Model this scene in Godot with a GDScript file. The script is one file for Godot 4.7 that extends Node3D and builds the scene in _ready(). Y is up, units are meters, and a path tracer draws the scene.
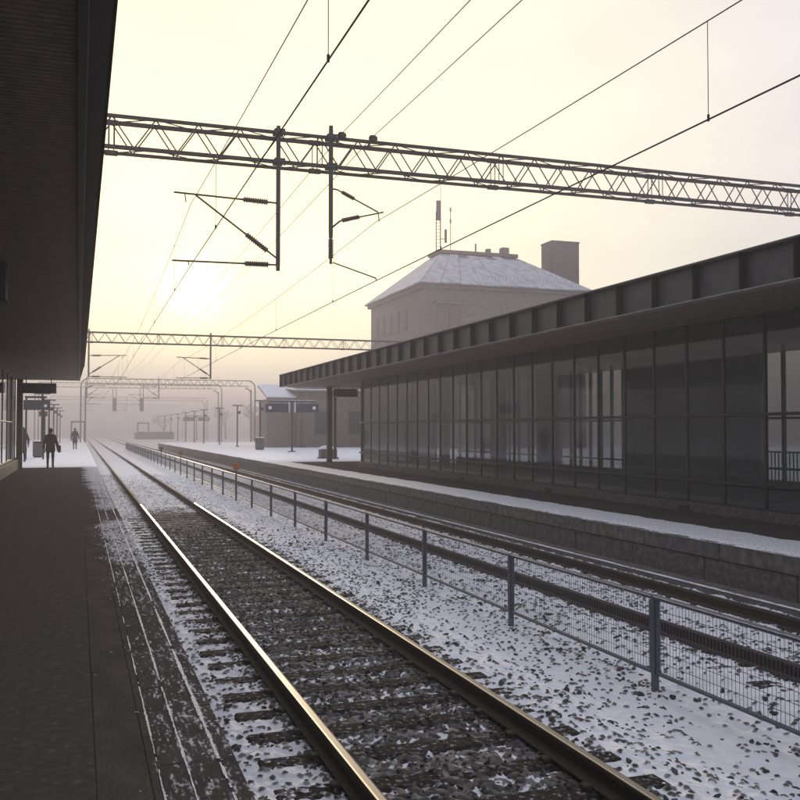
extends Node3D
# A snowy railway station in morning haze. y = 0 is the top of the rails, the tracks run along -z, metres.

var M := {}
var taken := {}
var ubox: ArrayMesh
var ucyl: CylinderMesh
var insul: ArrayMesh
var boxes := {}
var rng := RandomNumberGenerator.new()
const ORD := ["first", "second", "third", "fourth", "fifth", "sixth", "seventh", "eighth", "ninth", "tenth"]

func _ready() -> void:
	rng.seed = 4711
	camera_and_light()
	make_materials()
	make_shared()
	setting()
	tracks()
	near_platform()
	far_platform()
	pavilion()
	shelter_hall()
	fence()
	gantries()
	wires()
	buildings()
	platform_furniture()
	people()
	trees()
	mist()

# ------------------------------------------------------------------ camera, sky, sun
func camera_and_light() -> void:
	var cam := Camera3D.new()
	cam.name = "camera"
	cam.fov = 46.05
	cam.near = 0.05
	cam.far = 3000.0
	cam.position = Vector3(0, 2.27, 0)
	cam.rotation_degrees = Vector3(1.765, -18.83, 0)
	add_child(cam)
	cam.current = true
	var sun_dir := Vector3(0.1118, 0.1433, -0.9833).normalized()
	var e := Environment.new()
	e.background_mode = Environment.BG_SKY
	e.tonemap_mode = Environment.TONE_MAPPER_LINEAR
	e.tonemap_exposure = 1.08
	e.sdfgi_enabled = true
	e.ssao_enabled = true
	e.ssil_enabled = true
	var sm := PanoramaSkyMaterial.new()
	sm.panorama = sky_texture(sun_dir)
	var sk := Sky.new()
	sk.sky_material = sm
	e.sky = sk
	# even morning haze that scatters mostly forwards
	e.volumetric_fog_enabled = true
	e.volumetric_fog_density = 0.0023
	e.volumetric_fog_albedo = Color(0.945, 0.94, 1.0)
	e.volumetric_fog_anisotropy = 0.4
	var we := WorldEnvironment.new()
	we.name = "air"
	we.environment = e
	add_child(we)
	var sun := DirectionalLight3D.new()
	sun.name = "sun"
	sun.light_energy = 1.0
	sun.light_color = Color(1.0, 0.90, 0.77)
	sun.light_angular_distance = 4.0
	sun.shadow_enabled = true
	sun.look_at_from_position(sun_dir * 50.0, Vector3.ZERO, Vector3.UP)
	add_child(sun)

func sky_texture(s: Vector3) -> ImageTexture:
	# hazy winter sky: brightest round the low sun and falling off evenly with the angle from it
	var w := 1024
	var h := 512
	var cloud := FastNoiseLite.new()
	cloud.seed = 5
	cloud.frequency = 1.6
	cloud.fractal_octaves = 4
	var im := Image.create(w, h, false, Image.FORMAT_RGBF)
	for j in h:
		var el := (0.5 - (j + 0.5) / h) * PI
		for i in w:
			var az := (i + 0.5) / w * TAU
			var d := Vector3(sin(az) * cos(el), sin(el), -cos(az) * cos(el))
			var a := rad_to_deg(acos(clampf(d.dot(s), -1, 1)))
			var up := clampf(d.y, 0, 1)
			# warm towards the sun, bluer away from it
			var c := Vector3(0.64, 0.595, 0.60).lerp(Vector3(0.55, 0.59, 0.73), smoothstep(14.0, 75.0, a))
			c += Vector3(0.42, 0.345, 0.25) * exp(-a / 40.0)
			c += Vector3(0.38, 0.36, 0.0) * exp(-pow(a / 26.0, 2.0))
			c += Vector3(0.52, 0.38, 0.0) * exp(-a / 7.0)
			c += Vector3(0.9, 0.82, 0.66) * exp(-pow(a / 1.5, 2.0))
			c *= 1.0 + 0.10 * cloud.get_noise_3d(d.x, d.y * 2.4, d.z) - 0.05 * cloud.get_noise_3d(d.x * 3.0 + 4.0, d.y * 7.0, d.z * 3.0)
			im.set_pixel(i, j, Color(c.x, c.y, c.z))
	return ImageTexture.create_from_image(im)

# ------------------------------------------------------------------ materials
func lin(r: float, g: float, b: float, a := 1.0) -> Color:
	var c := Color(r, g, b).linear_to_srgb()
	c.a = a
	return c

func flat(c: Color, rough := 0.8, metal := 0.0) -> StandardMaterial3D:
	var m := StandardMaterial3D.new()
	m.albedo_color = c
	m.roughness = rough
	m.metallic = metal
	return m

func fnl(sd: int, freq: float, oct := 4, type := FastNoiseLite.TYPE_SIMPLEX_SMOOTH) -> FastNoiseLite:
	var n := FastNoiseLite.new()
	n.seed = sd
	n.frequency = freq
	n.fractal_octaves = oct
	n.noise_type = type
	return n

func ramp_tex(sd: int, freq: float, stops: Array, size := 512, oct := 5) -> ImageTexture:
	# stops: [[position, linear Vector3], ...] over seamless noise
	var g := fnl(sd, freq, oct).get_seamless_image(size, size)
	g.convert(Image.FORMAT_L8)
	var src := g.get_data()
	var table := PackedByteArray()
	table.resize(768)
	for v in 256:
		var t := v / 255.0
		var c: Vector3 = stops[0][1]
		for k in stops.size() - 1:
			var p0: float = stops[k][0]
			var p1: float = stops[k + 1][0]
			if t >= p0:
				c = (stops[k][1] as Vector3).lerp(stops[k + 1][1], clampf((t - p0) / (p1 - p0), 0, 1))
		var s := Color(c.x, c.y, c.z).linear_to_srgb()
		table[v * 3] = int(clampf(s.r, 0, 1) * 255)
		table[v * 3 + 1] = int(clampf(s.g, 0, 1) * 255)
		table[v * 3 + 2] = int(clampf(s.b, 0, 1) * 255)
	var out := PackedByteArray()
	out.resize(size * size * 3)
	for i in size * size:
		var v := src[i] * 3
		out[i * 3] = table[v]
		out[i * 3 + 1] = table[v + 1]
		out[i * 3 + 2] = table[v + 2]
	return ImageTexture.create_from_image(Image.create_from_data(size, size, false, Image.FORMAT_RGB8, out))

func normal_tex(sd: int, freq: float, strength: float, size := 512, oct := 5) -> ImageTexture:
	var g := fnl(sd, freq, oct).get_seamless_image(size, size)
	g.convert(Image.FORMAT_L8)
	g.bump_map_to_normal_map(strength)
	return ImageTexture.create_from_image(g)

func grained(tex: Texture2D, nrm: Texture2D, tile: float, rough := 0.85, nscale := 0.5) -> StandardMaterial3D:
	var m := StandardMaterial3D.new()
	m.albedo_texture = tex
	m.roughness = rough
	if nrm:
		m.normal_enabled = true
		m.normal_texture = nrm
		m.normal_scale = nscale
	m.uv1_triplanar = true
	m.uv1_world_triplanar = true
	m.uv1_scale = Vector3.ONE / tile
	return m

func make_materials() -> void:
	var n_fine := normal_tex(11, 0.08, 6.0)
	var n_soft := normal_tex(12, 0.02, 8.0)
	var V := func(r: float, g: float, b: float) -> Vector3: return Vector3(r, g, b)
	M.snow = grained(ramp_tex(21, 0.02, [[0.2, V.call(0.76, 0.77, 0.80)], [0.7, V.call(0.87, 0.88, 0.90)]]), n_soft, 3.0, 0.9, 0.6)
	M.snow_field = grained(ramp_tex(22, 0.015, [[0.2, V.call(0.60, 0.61, 0.64)], [0.7, V.call(0.78, 0.79, 0.82)]]), n_soft, 17.0, 0.95, 0.6)
	M.snow_thin = grained(ramp_tex(23, 0.05, [[0.25, V.call(0.50, 0.50, 0.52)], [0.5, V.call(0.76, 0.77, 0.80)], [0.8, V.call(0.86, 0.87, 0.89)]]), n_fine, 1.3, 0.92, 0.2)
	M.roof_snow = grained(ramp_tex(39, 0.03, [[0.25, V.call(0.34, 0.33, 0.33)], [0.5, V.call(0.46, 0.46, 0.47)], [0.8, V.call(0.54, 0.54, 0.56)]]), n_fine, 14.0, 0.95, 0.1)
	M.asphalt = grained(ramp_tex(24, 0.035, [[0.2, V.call(0.075, 0.066, 0.063)], [0.5, V.call(0.086, 0.0765, 0.073)], [0.75, V.call(0.098, 0.088, 0.084)], [0.9, V.call(0.14, 0.133, 0.132)]], 1024, 6), null, 3.1, 1.0)
	M.asphalt.metallic_specular = 0.0
	M.concrete = grained(ramp_tex(25, 0.025, [[0.2, V.call(0.075, 0.07, 0.065)], [0.5, V.call(0.105, 0.10, 0.093)], [0.85, V.call(0.15, 0.142, 0.13)]]), n_fine, 1.7, 0.9, 0.10)
	M.concrete_dark = grained(ramp_tex(26, 0.02, [[0.2, V.call(0.082, 0.079, 0.074)], [0.5, V.call(0.108, 0.104, 0.097)], [0.85, V.call(0.138, 0.131, 0.12)]]), n_fine, 2.3, 0.9, 0.10)
	M.concrete_rust = grained(ramp_tex(27, 0.02, [[0.2, V.call(0.090, 0.078, 0.068)], [0.5, V.call(0.125, 0.110, 0.098)], [0.85, V.call(0.165, 0.150, 0.134)]]), n_fine, 2.1, 0.9, 0.10)
	M.sleeper = grained(ramp_tex(28, 0.05, [[0.25, V.call(0.026, 0.024, 0.022)], [0.5, V.call(0.038, 0.035, 0.032)], [0.68, V.call(0.056, 0.053, 0.050)], [0.84, V.call(0.36, 0.37, 0.40)]], 512, 6), n_fine, 1.9, 1.0, 0.05)
	M.sleeper.metallic_specular = 0.1
	M.rust = grained(ramp_tex(29, 0.05, [[0.2, V.call(0.024, 0.019, 0.015)], [0.5, V.call(0.040, 0.031, 0.024)], [0.85, V.call(0.06, 0.046, 0.034)]]), n_fine, 0.9, 0.85, 0.06)
	M.steel = flat(lin(0.30, 0.27, 0.235), 0.42, 1.0)
	M.gantry = grained(ramp_tex(30, 0.03, [[0.2, V.call(0.040, 0.036, 0.032)], [0.8, V.call(0.07, 0.063, 0.057)]], 256), null, 1.0, 0.75)
	M.wire = flat(lin(0.025, 0.022, 0.02), 0.9, 0.0)
	M.insulator = flat(lin(0.07, 0.045, 0.035), 0.35)
	M.fence = grained(ramp_tex(31, 0.05, [[0.2, V.call(0.075, 0.08, 0.10)], [0.8, V.call(0.11, 0.115, 0.14)]], 256), null, 0.7, 0.5)
	M.fascia = grained(ramp_tex(32, 0.02, [[0.2, V.call(0.040, 0.041, 0.041)], [0.8, V.call(0.056, 0.057, 0.056)]], 256), null, 2.0, 0.55)
	M.fascia.metallic = 0.2
	M.soffit = grained(ramp_tex(33, 0.03, [[0.2, V.call(0.13, 0.105, 0.082)], [0.8, V.call(0.195, 0.158, 0.125)]], 256), null, 1.3, 0.75)
	M.dark_metal = flat(lin(0.024, 0.025, 0.026), 0.6, 0.0)
	M.matte_dark = flat(lin(0.022, 0.022, 0.024), 1.0)
	M.matte_dark.metallic_specular = 0.0
	M.frame = flat(lin(0.028, 0.029, 0.028), 0.5, 0.0)
	M.sign_blue = flat(lin(0.012, 0.016, 0.030), 0.35)
	M.sign_grey = flat(lin(0.045, 0.047, 0.05), 0.6)
	M.white = flat(lin(0.7, 0.7, 0.7), 0.5)
	M.orange = flat(lin(0.42, 0.13, 0.035), 0.6)
	M.orange_dull = flat(lin(0.25, 0.10, 0.05), 0.7)
	M.lamp_head = flat(lin(0.10, 0.10, 0.105), 0.4, 0.3)
	M.plaster = grained(ramp_tex(34, 0.02, [[0.2, V.call(0.17, 0.145, 0.12)], [0.8, V.call(0.23, 0.20, 0.17)]]), n_fine, 4.0, 0.9, 0.2)
	M.brick = grained(ramp_tex(35, 0.02, [[0.2, V.call(0.16, 0.12, 0.10)], [0.8, V.call(0.22, 0.17, 0.145)]]), n_fine, 3.0, 0.9, 0.2)
	M.chimney = grained(ramp_tex(36, 0.02, [[0.2, V.call(0.10, 0.08, 0.07)], [0.8, V.call(0.14, 0.115, 0.10)]]), n_fine, 3.0, 0.9, 0.2)
	M.roof_sheet = grained(ramp_tex(37, 0.02, [[0.2, V.call(0.18, 0.15, 0.14)], [0.8, V.call(0.26, 0.225, 0.21)]], 256), null, 3.0, 0.7)
	M.window = flat(lin(0.05, 0.05, 0.05), 0.5)
	M.bark = flat(lin(0.055, 0.045, 0.04), 0.9)
	M.plank = grained(ramp_tex(38, 0.03, [[0.2, V.call(0.09, 0.075, 0.06)], [0.8, V.call(0.15, 0.125, 0.10)]], 256), null, 1.0, 0.8)
	var g := StandardMaterial3D.new()
	g.transparency = BaseMaterial3D.TRANSPARENCY_ALPHA
	g.albedo_color = lin(0.098, 0.116, 0.111, 0.5)
	g.roughness = 0.04
	g.metallic_specular = 0.28
	M.glass = g
	var g2 := StandardMaterial3D.new()
	g2.transparency = BaseMaterial3D.TRANSPARENCY_ALPHA
	g2.albedo_color = lin(0.4, 0.4, 0.38, 0.10)
	g2.roughness = 0.05
	M.glass_clear = g2
	M.bed = bed_material(2.0, 20.0, 1024, 2048)
	M.bed_far = bed_material(20.0, 52.0, 768, 1536)
	M.kerb = kerb_material()
	var st := StandardMaterial3D.new()
	st.vertex_color_use_as_albedo = true
	st.roughness = 0.9
	M.stone = st
	var body := StandardMaterial3D.new()
	body.vertex_color_use_as_albedo = true
	body.roughness = 0.85
	M.person = body

# how much of the ballast the snow has covered, 0..1, at x and at d metres down the line
var patch_noise := fnl(41, 0.35, 3)
var fine_noise := fnl(42, 1.6, 3)
func snow_cover(x: float, d: float) -> float:
	var n := patch_noise.get_noise_2d(x * 1.5, d)
	var f := fine_noise.get_noise_2d(x, d)
	var c := 0.74
	if x < 1.79:
		c = 0.74 - 0.34 * smoothstep(1.50, 1.70, x)
	elif x < 3.39:
		c = 0.20 + 0.62 * smoothstep(26.0, 31.0, d + n * 4.0) + 0.08 * smoothstep(40.0, 50.0, d)
		c -= 0.36 * smoothstep(22.0, 23.5, d + n * 2.0) * (1.0 - smoothstep(26.5, 29.0, d + n * 2.0))
		c -= 0.22 * (1.0 - smoothstep(0.0, 0.25, minf(x - 1.79, 3.39 - x)))
	elif x < 6.5:
		c = 0.80 - 0.40 * (1.0 - smoothstep(3.45, 3.95 + n * 0.5, x)) - 0.10 * smoothstep(6.0, 6.5, x)
		c += 0.04 * smoothstep(10.0, 30.0, d)
	elif x < 8.2:
		c = 0.78 + 0.12 * smoothstep(15.0, 35.0, d)
	else:
		c = 0.80 + 0.1 * smoothstep(15.0, 35.0, d)
	return clampf(c + n * 0.14 + f * 0.12, 0.0, 1.0)

func bed_y(x: float, d: float) -> float:
	var px := [0.7, 1.15, 1.75, 3.4, 3.95, 4.7, 5.6, 6.05, 8.75, 9.3]
	var py := [-0.27, -0.188, -0.190, -0.200, -0.178, -0.30, -0.30, -0.165, -0.160, -0.22]
	var y := -0.25
	for k in px.size() - 1:
		if x >= px[k] and x <= px[k + 1]:
			y = lerpf(py[k], py[k + 1], (x - px[k]) / (px[k + 1] - px[k]))
	if x > 0.9 and x < 4.1:
		y += 0.028 * smoothstep(25.5, 29.0, d + 2.0 * patch_noise.get_noise_2d(x, d))
	return y + 0.018 * fine_noise.get_noise_2d(x * 1.3 + 50, d * 1.3) + 0.012 * patch_noise.get_noise_2d(x * 4 + 9, d * 4)

# the ballast: one cell of the pattern is one stone, either bare or buried
func cell_noise(kind: int) -> FastNoiseLite:
	var n := fnl(43, 17.0, 1, FastNoiseLite.TYPE_CELLULAR)
	n.fractal_type = FastNoiseLite.FRACTAL_NONE
	n.cellular_distance_function = FastNoiseLite.DISTANCE_EUCLIDEAN
	n.cellular_jitter = 1.0
	n.cellular_return_type = kind
	return n
var cell_dist := cell_noise(FastNoiseLite.RETURN_DISTANCE)
var cell_val := cell_noise(FastNoiseLite.RETURN_CELL_VALUE)

func bed_lumpy(x: float, d: float) -> float:
	var q := cell_dist.get_noise_2d(x, d) + 1.0
	var u := cell_val.get_noise_2d(x, d) * 0.5 + 0.5
	var c := snow_cover(x, d)
	var a := 0.026 + 0.012 * u if u > c else 0.006 + 0.018 * u
	return bed_y(x, d) - 0.012 + a * maxf(0.0, 1.0 - pow(q / 0.72, 2.0))

func bed_material(d0: float, d1: float, w: int, h: int) -> StandardMaterial3D:
	var cov := PackedFloat32Array()
	var cw := 128
	var ch := 384
	cov.resize(cw * ch)
	for j in ch:
		for i in cw:
			cov[j * cw + i] = snow_cover(0.7 + 8.5 * (i + 0.5) / cw, lerpf(d0, d1, (j + 0.5) / ch))
	var out := PackedByteArray()
	out.resize(w * h * 3)
	var tone := fnl(44, 5.0, 3)
	for j in h:
		var d := lerpf(d0, d1, (j + 0.5) / h)
		var cj := (j * ch / h) * cw
		for i in w:
			var x := 0.7 + 8.5 * (i + 0.5) / w
			var c := cov[cj + i * cw / w]
			var u := cell_val.get_noise_2d(x, d) * 0.5 + 0.5
			var k := 1.0
			var t := tone.get_noise_2d(x, d)
			if u > c:
				var q := cell_dist.get_noise_2d(x, d) + 1.0
				var rim := 0.29 + 0.56 * (1.0 - c) + 0.12 * t
				k = maxf(smoothstep(rim - 0.09, rim + 0.09, q), 0.42 * pow(fposmod(u * 91.0, 1.0), 1.5))
			var s := 0.185 + 0.12 * fposmod(u * 37.0, 1.0) + 0.04 * t
			var w1 := 0.905 + 0.03 * t
			var at := (j * w + i) * 3
			out[at] = int(255.0 * lerpf(s, w1, k))
			out[at + 1] = int(255.0 * lerpf(s * 0.96, w1 + 0.003, k))
			out[at + 2] = int(255.0 * lerpf(s * 0.92, w1 + 0.018, k))
	var m := StandardMaterial3D.new()
	m.albedo_texture = ImageTexture.create_from_image(Image.create_from_data(w, h, false, Image.FORMAT_RGB8, out))
	m.roughness = 0.95
	return m

func kerb_material() -> StandardMaterial3D:
	# edge of the near platform: x -0.30 .. 0.85, d -6 .. 46, with powder snow blown over it
	var w := 512
	var h := 2048
	var g1 := fnl(51, 3.0, 4)
	var g2 := fnl(52, 0.9, 3)
	var g3 := fnl(53, 18.0, 2)
	var out := PackedByteArray()
	out.resize(w * h * 3)
	for j in h:
		var d := -6.0 + 52.0 * (j + 0.5) / h
		for i in w:
			var x := -0.30 + 1.15 * (i + 0.5) / w
			var wob := g2.get_noise_2d(x * 0.7, d * 0.6)
			var far := 0.37 + smoothstep(11.5, 14.0, d + wob) * 0.36 + smoothstep(24.0, 40.0, d) * 0.34
			far -= 0.42 * smoothstep(18.3, 19.2, d + wob * 0.8) * (1.0 - smoothstep(20.6, 21.8, d + wob * 0.8))
			far -= 0.62 * (1.0 - smoothstep(0.05, 0.45, x + 0.14 * wob - 0.10 * (1.0 - smoothstep(20.0, 40.0, d))))
			var n := 0.5 + 0.5 * g1.get_noise_2d(x * 6.0, d * 0.9) + 0.40 * g3.get_noise_2d(x * 1.7, d * 0.9) + 0.20 * wob
			var k := smoothstep(0.96 - far, 1.26 - far, n)
			var b := 0.33 + 0.04 * g2.get_noise_2d(x * 3 + 7, d * 2) + 0.045 * g3.get_noise_2d(x * 3, d * 3)
			var at := (j * w + i) * 3
			out[at] = int(255.0 * clampf(lerpf(b, 0.80, k), 0, 1))
			out[at + 1] = int(255.0 * clampf(lerpf(b * 0.94, 0.805, k), 0, 1))
			out[at + 2] = int(255.0 * clampf(lerpf(b * 0.92, 0.825, k), 0, 1))
	var m := StandardMaterial3D.new()
	m.albedo_texture = ImageTexture.create_from_image(Image.create_from_data(w, h, false, Image.FORMAT_RGB8, out))
	m.roughness = 1.0
	m.metallic_specular = 0.0
	return m

# ------------------------------------------------------------------ shapes
func make_shared() -> void:
	ubox = cbox(Vector3.ONE, 0.06)
	ucyl = CylinderMesh.new()
	ucyl.top_radius = 1.0
	ucyl.bottom_radius = 1.0
	ucyl.height = 1.0
	ucyl.radial_segments = 10
	ucyl.rings = 0
	var pr := PackedVector2Array([Vector2(0.0, -0.5), Vector2(0.35, -0.5), Vector2(0.35, -0.44)])
	for k in 11:
		var y := -0.42 + k * 0.080
		pr.append_array([Vector2(0.62, y - 0.02), Vector2(1.0, y), Vector2(0.95, y + 0.02), Vector2(0.62, y + 0.04)])
	pr.append_array([Vector2(0.35, 0.46), Vector2(0.35, 0.5), Vector2(0.0, 0.5)])
	insul = lathe(pr, 12)

func poly(st: SurfaceTool, p: Array, n: Vector3, uv: Array = []) -> void:
	# a convex polygon seen from n
	var q: Array = p
	var u: Array = uv
	if (p[1] - p[0]).cross(p[2] - p[0]).dot(n) > 0:
		q = p.duplicate()
		q.reverse()
		u = uv.duplicate()
		u.reverse()
	for k in range(1, q.size() - 1):
		for i in [0, k, k + 1]:
			st.set_normal(n)
			if u.size() > 0:
				st.set_uv(u[i])
			st.add_vertex(q[i])

func begin() -> SurfaceTool:
	var st := SurfaceTool.new()
	st.begin(Mesh.PRIMITIVE_TRIANGLES)
	return st

func cbox(s: Vector3, b: float) -> ArrayMesh:
	var key := "%s %s" % [s, b]
	if boxes.has(key):
		return boxes[key]
	var st := begin()
	add_cbox(st, Vector3.ZERO, s, b)
	boxes[key] = st.commit()
	return boxes[key]

func add_cbox(st: SurfaceTool, c: Vector3, s: Vector3, b: float) -> void:
	var h := s * 0.5
	b = minf(b, minf(h.x, minf(h.y, h.z)) * 0.45)
	var V := func(axis: int, sx: float, sy: float, sz: float) -> Vector3:
		var q := Vector3(h.x - b, h.y - b, h.z - b)
		q[axis] = h[axis]
		return c + Vector3(q.x * sx, q.y * sy, q.z * sz)
	for a in 3:
		for s1 in [-1.0, 1.0]:
			var pts := []
			for k in [[-1.0, -1.0], [1.0, -1.0], [1.0, 1.0], [-1.0, 1.0]]:
				var sg := [0.0, 0.0, 0.0]
				sg[a] = s1
				sg[(a + 1) % 3] = k[0]
				sg[(a + 2) % 3] = k[1]
				pts.append(V.call(a, sg[0], sg[1], sg[2]))
			var n := Vector3.ZERO
			n[a] = s1
			poly(st, pts, n)
	if b <= 0.0:
		return
	for a in 3:
		var a1 := (a + 1) % 3
		var a2 := (a + 2) % 3
		for s1 in [-1.0, 1.0]:
			for s2 in [-1.0, 1.0]:
				var pts := []
				for k in [[a1, -1.0], [a1, 1.0], [a2, 1.0], [a2, -1.0]]:
					var sg := [0.0, 0.0, 0.0]
					sg[a1] = s1
					sg[a2] = s2
					sg[a] = k[1]
					pts.append(V.call(k[0], sg[0], sg[1], sg[2]))
				var n := Vector3.ZERO
				n[a1] = s1
				n[a2] = s2
				poly(st, pts, n.normalized())
	for sx in [-1.0, 1.0]:
		for sy in [-1.0, 1.0]:
			for sz in [-1.0, 1.0]:
				poly(st, [V.call(0, sx, sy, sz), V.call(1, sx, sy, sz), V.call(2, sx, sy, sz)], Vector3(sx, sy, sz).normalized())

func lathe(pr: PackedVector2Array, n: int) -> ArrayMesh:
	var st := begin()
	for i in n:
		var a := TAU * i / n
		var b := TAU * (i + 1) / n
		var m := (a + b) * 0.5
		for k in pr.size() - 1:
			var p := pr[k]
			var q := pr[k + 1]
			var t := q - p
			var nn := Vector3(cos(m) * t.y, -t.x, sin(m) * t.y).normalized()
			var pts := [Vector3(cos(a) * p.x, p.y, sin(a) * p.x), Vector3(cos(b) * p.x, p.y, sin(b) * p.x), Vector3(cos(b) * q.x, q.y, sin(b) * q.x), Vector3(cos(a) * q.x, q.y, sin(a) * q.x)]
			if p.x < 0.001:
				pts.remove_at(0)
			elif q.x < 0.001:
				pts.remove_at(3)
			poly(st, pts, nn)
	return st.commit()

func add_beam(st: SurfaceTool, a: Vector3, b: Vector3, w: float, h: float) -> void:
	var bs := along(b - a)
	var x := bs.x * w * 0.5
	var y := bs.y * h * 0.5
	var c := [a - x - y, a + x - y, a + x + y, a - x + y, b - x - y, b + x - y, b + x + y, b - x + y]
	poly(st, [c[0], c[1], c[5], c[4]], -bs.y)
	poly(st, [c[3], c[2], c[6], c[7]], bs.y)
	poly(st, [c[0], c[3], c[7], c[4]], -bs.x)
	poly(st, [c[1], c[2], c[6], c[5]], bs.x)
	poly(st, [c[0], c[1], c[2], c[3]], -bs.z)
	poly(st, [c[4], c[5], c[6], c[7]], bs.z)

func along(d: Vector3) -> Basis:
	var z := d.normalized()
	var x := Vector3.UP.cross(z)
	if x.length() < 0.01:
		x = Vector3.RIGHT
	x = x.normalized()
	return Basis(x, z.cross(x), z)

func put(parent: Node, called: String, mesh: Mesh, mat: Material, at := Vector3.ZERO) -> MeshInstance3D:
	var o := MeshInstance3D.new()
	o.name = called
	o.mesh = mesh
	if mat:
		o.material_override = mat
	o.position = at
	parent.add_child(o, true)
	return o

func bar(parent: Node, called: String, a: Vector3, b: Vector3, w: float, h: float, mat: Material) -> MeshInstance3D:
	var o := put(parent, called, ubox, mat)
	var bs := along(b - a)
	o.transform = Transform3D(Basis(bs.x * w, bs.y * h, bs.z * (b - a).length()), (a + b) * 0.5)
	return o

func rod(parent: Node, called: String, a: Vector3, b: Vector3, r: float, mat: Material, mesh: Mesh = null) -> MeshInstance3D:
	var o := put(parent, called, mesh if mesh else ucyl, mat)
	var y := (b - a).normalized()
	var x := y.cross(Vector3.FORWARD)
	if x.length() < 0.01:
		x = y.cross(Vector3.RIGHT)
	x = x.normalized()
	o.transform = Transform3D(Basis(x * r, y * (b - a).length(), x.cross(y) * r), (a + b) * 0.5)
	return o

func block(parent: Node, called: String, c: Vector3, s: Vector3, mat: Material, bevel := 0.008) -> MeshInstance3D:
	return put(parent, called, cbox(s, bevel), mat, c)

func numbered(n: String) -> String:
	if taken.has(n):
		taken[n] += 1
		return "%s_%03d" % [n, taken[n]]
	taken[n] = 0
	return n

func tag(o: Node, label: String, category := "", group := "", kind := "") -> Node:
	if label:
		o.set_meta("label", label)
	if category:
		o.set_meta("category", category)
	if group:
		o.set_meta("group", group)
	if kind:
		o.set_meta("kind", kind)
	return o

func thing(called: String, label: String, category: String, at := Vector3.ZERO, group := "") -> Node3D:
	var o := Node3D.new()
	o.name = numbered(called)
	o.position = at
	add_child(o, true)
	tag(o, label, category, group)
	return o

func ground_node(called: String, label: String, category: String) -> Node3D:
	var o := thing(called, label, category)
	o.set_meta("kind", "structure")
	return o

func grid(x0: float, x1: float, d0: float, d1: float, nx: int, nd: int, f: Callable, uvf = null) -> ArrayMesh:
	var st := begin()
	for j in nd + 1:
		for i in nx + 1:
			var x := lerpf(x0, x1, float(i) / nx)
			var d := lerpf(d0, d1, float(j) / nd)
			if uvf != null:
				st.set_uv(uvf.call(x, d))
			st.add_vertex(Vector3(x, f.call(x, d), -d))
	for j in nd:
		for i in nx:
			var a := j * (nx + 1) + i
			for k in [a, a + nx + 1, a + 1, a + 1, a + nx + 1, a + nx + 2]:
				st.add_index(k)
	st.generate_normals()
	return st.commit()

func heap(x0: float, x1: float, d0: float, d1: float, base: float, thick: float, step: float, sd: int, ragged := 0.12) -> ArrayMesh:
	# a lying sheet of snow with an uneven top that thins out to a ragged rim
	var n := fnl(sd, 0.9, 4)
	var n2 := fnl(sd + 1, 3.5, 3)
	var nx := maxi(2, int((x1 - x0) / step))
	var nd := maxi(2, int((d1 - d0) / (step * 2.0)))
	return grid(x0, x1, d0, d1, nx, nd, func(x: float, d: float) -> float:
		var e := minf(minf(x - x0, x1 - x), minf(d - d0, d1 - d) * 0.7)
		var r := ragged * (0.55 + 0.9 * n.get_noise_2d(x * 1.2, d) + 0.5 * n2.get_noise_2d(x, d))
		return base - 0.012 + (thick + 0.012) * smoothstep(-0.02, 0.10, e - r) * (0.8 + 0.35 * n.get_noise_2d(x + 40, d)) + 0.003 * n2.get_noise_2d(x * 2, d * 2))

# ------------------------------------------------------------------ ground and tracks
func setting() -> void:
	var hills := fnl(61, 0.01, 3)
	var g := put(self, "ground", grid(-420, 520, -60, 760, 94, 82, func(x: float, d: float) -> float:
		return -0.55 + 0.25 * hills.get_noise_2d(x, d) if x < 60 and d < 300 else -0.4 + hills.get_noise_2d(x, d)), M.snow_field)
	tag(g, "snow covered ground stretching away into the haze", "ground", "", "structure")
	var bed := put(self, "track_bed", grid(0.7, 9.2, 2.0, 20.0, 300, 560, bed_lumpy, func(x: float, d: float) -> Vector2: return Vector2((x - 0.7) / 8.5, (d - 2.0) / 18.0)), M.bed)
	tag(bed, "stony track bed under patchy snow between the platforms", "track bed", "", "structure")
	var mid_bed := put(self, "track_bed", grid(0.7, 9.2, 20.0, 52.0, 150, 420, bed_lumpy, func(x: float, d: float) -> Vector2: return Vector2((x - 0.7) / 8.5, (d - 20.0) / 32.0)), M.bed_far)
	tag(mid_bed, "snowier middle stretch of the track bed past the bare dark patch", "track bed", "", "structure")
	var far_bed := put(self, "track_bed_snow", grid(0.7, 9.2, 51.9, 420.0, 30, 240, func(x: float, d: float) -> float: return bed_y(x, d) + 0.03 * smoothstep(52, 60, d)), M.snow_thin)
	tag(far_bed, "snowed over track bed running into the haze", "track bed", "", "structure")

func stone_mesh(sd: int) -> ArrayMesh:
	var r := RandomNumberGenerator.new()
	r.seed = sd
	var pts := []
	for k in 14:
		var y := 1.0 - 2.0 * (k + 0.5) / 14.0
		var a := k * 2.39996 + r.randf() * 0.5
		var s := sqrt(1.0 - y * y)
		pts.append(Vector3(cos(a) * s, y * 0.8, sin(a) * s) * r.randf_range(0.6, 1.25))
	# convex hull by brute force: few points
	var st := begin()
	var cen := Vector3.ZERO
	for i in 14:
		for j in range(i + 1, 14):
			for k in range(j + 1, 14):
				var n: Vector3 = (pts[j] - pts[i]).cross(pts[k] - pts[i]).normalized()
				if n.dot(pts[i] - cen) < 0:
					n = -n
				var ok := true
				for m in 14:
					if m != i and m != j and m != k and n.dot(pts[m] - pts[i]) > 0.0001:
						ok = false
						break
				if ok:
					poly(st, [pts[i], pts[j], pts[k]], n)
	return st.commit()

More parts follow.
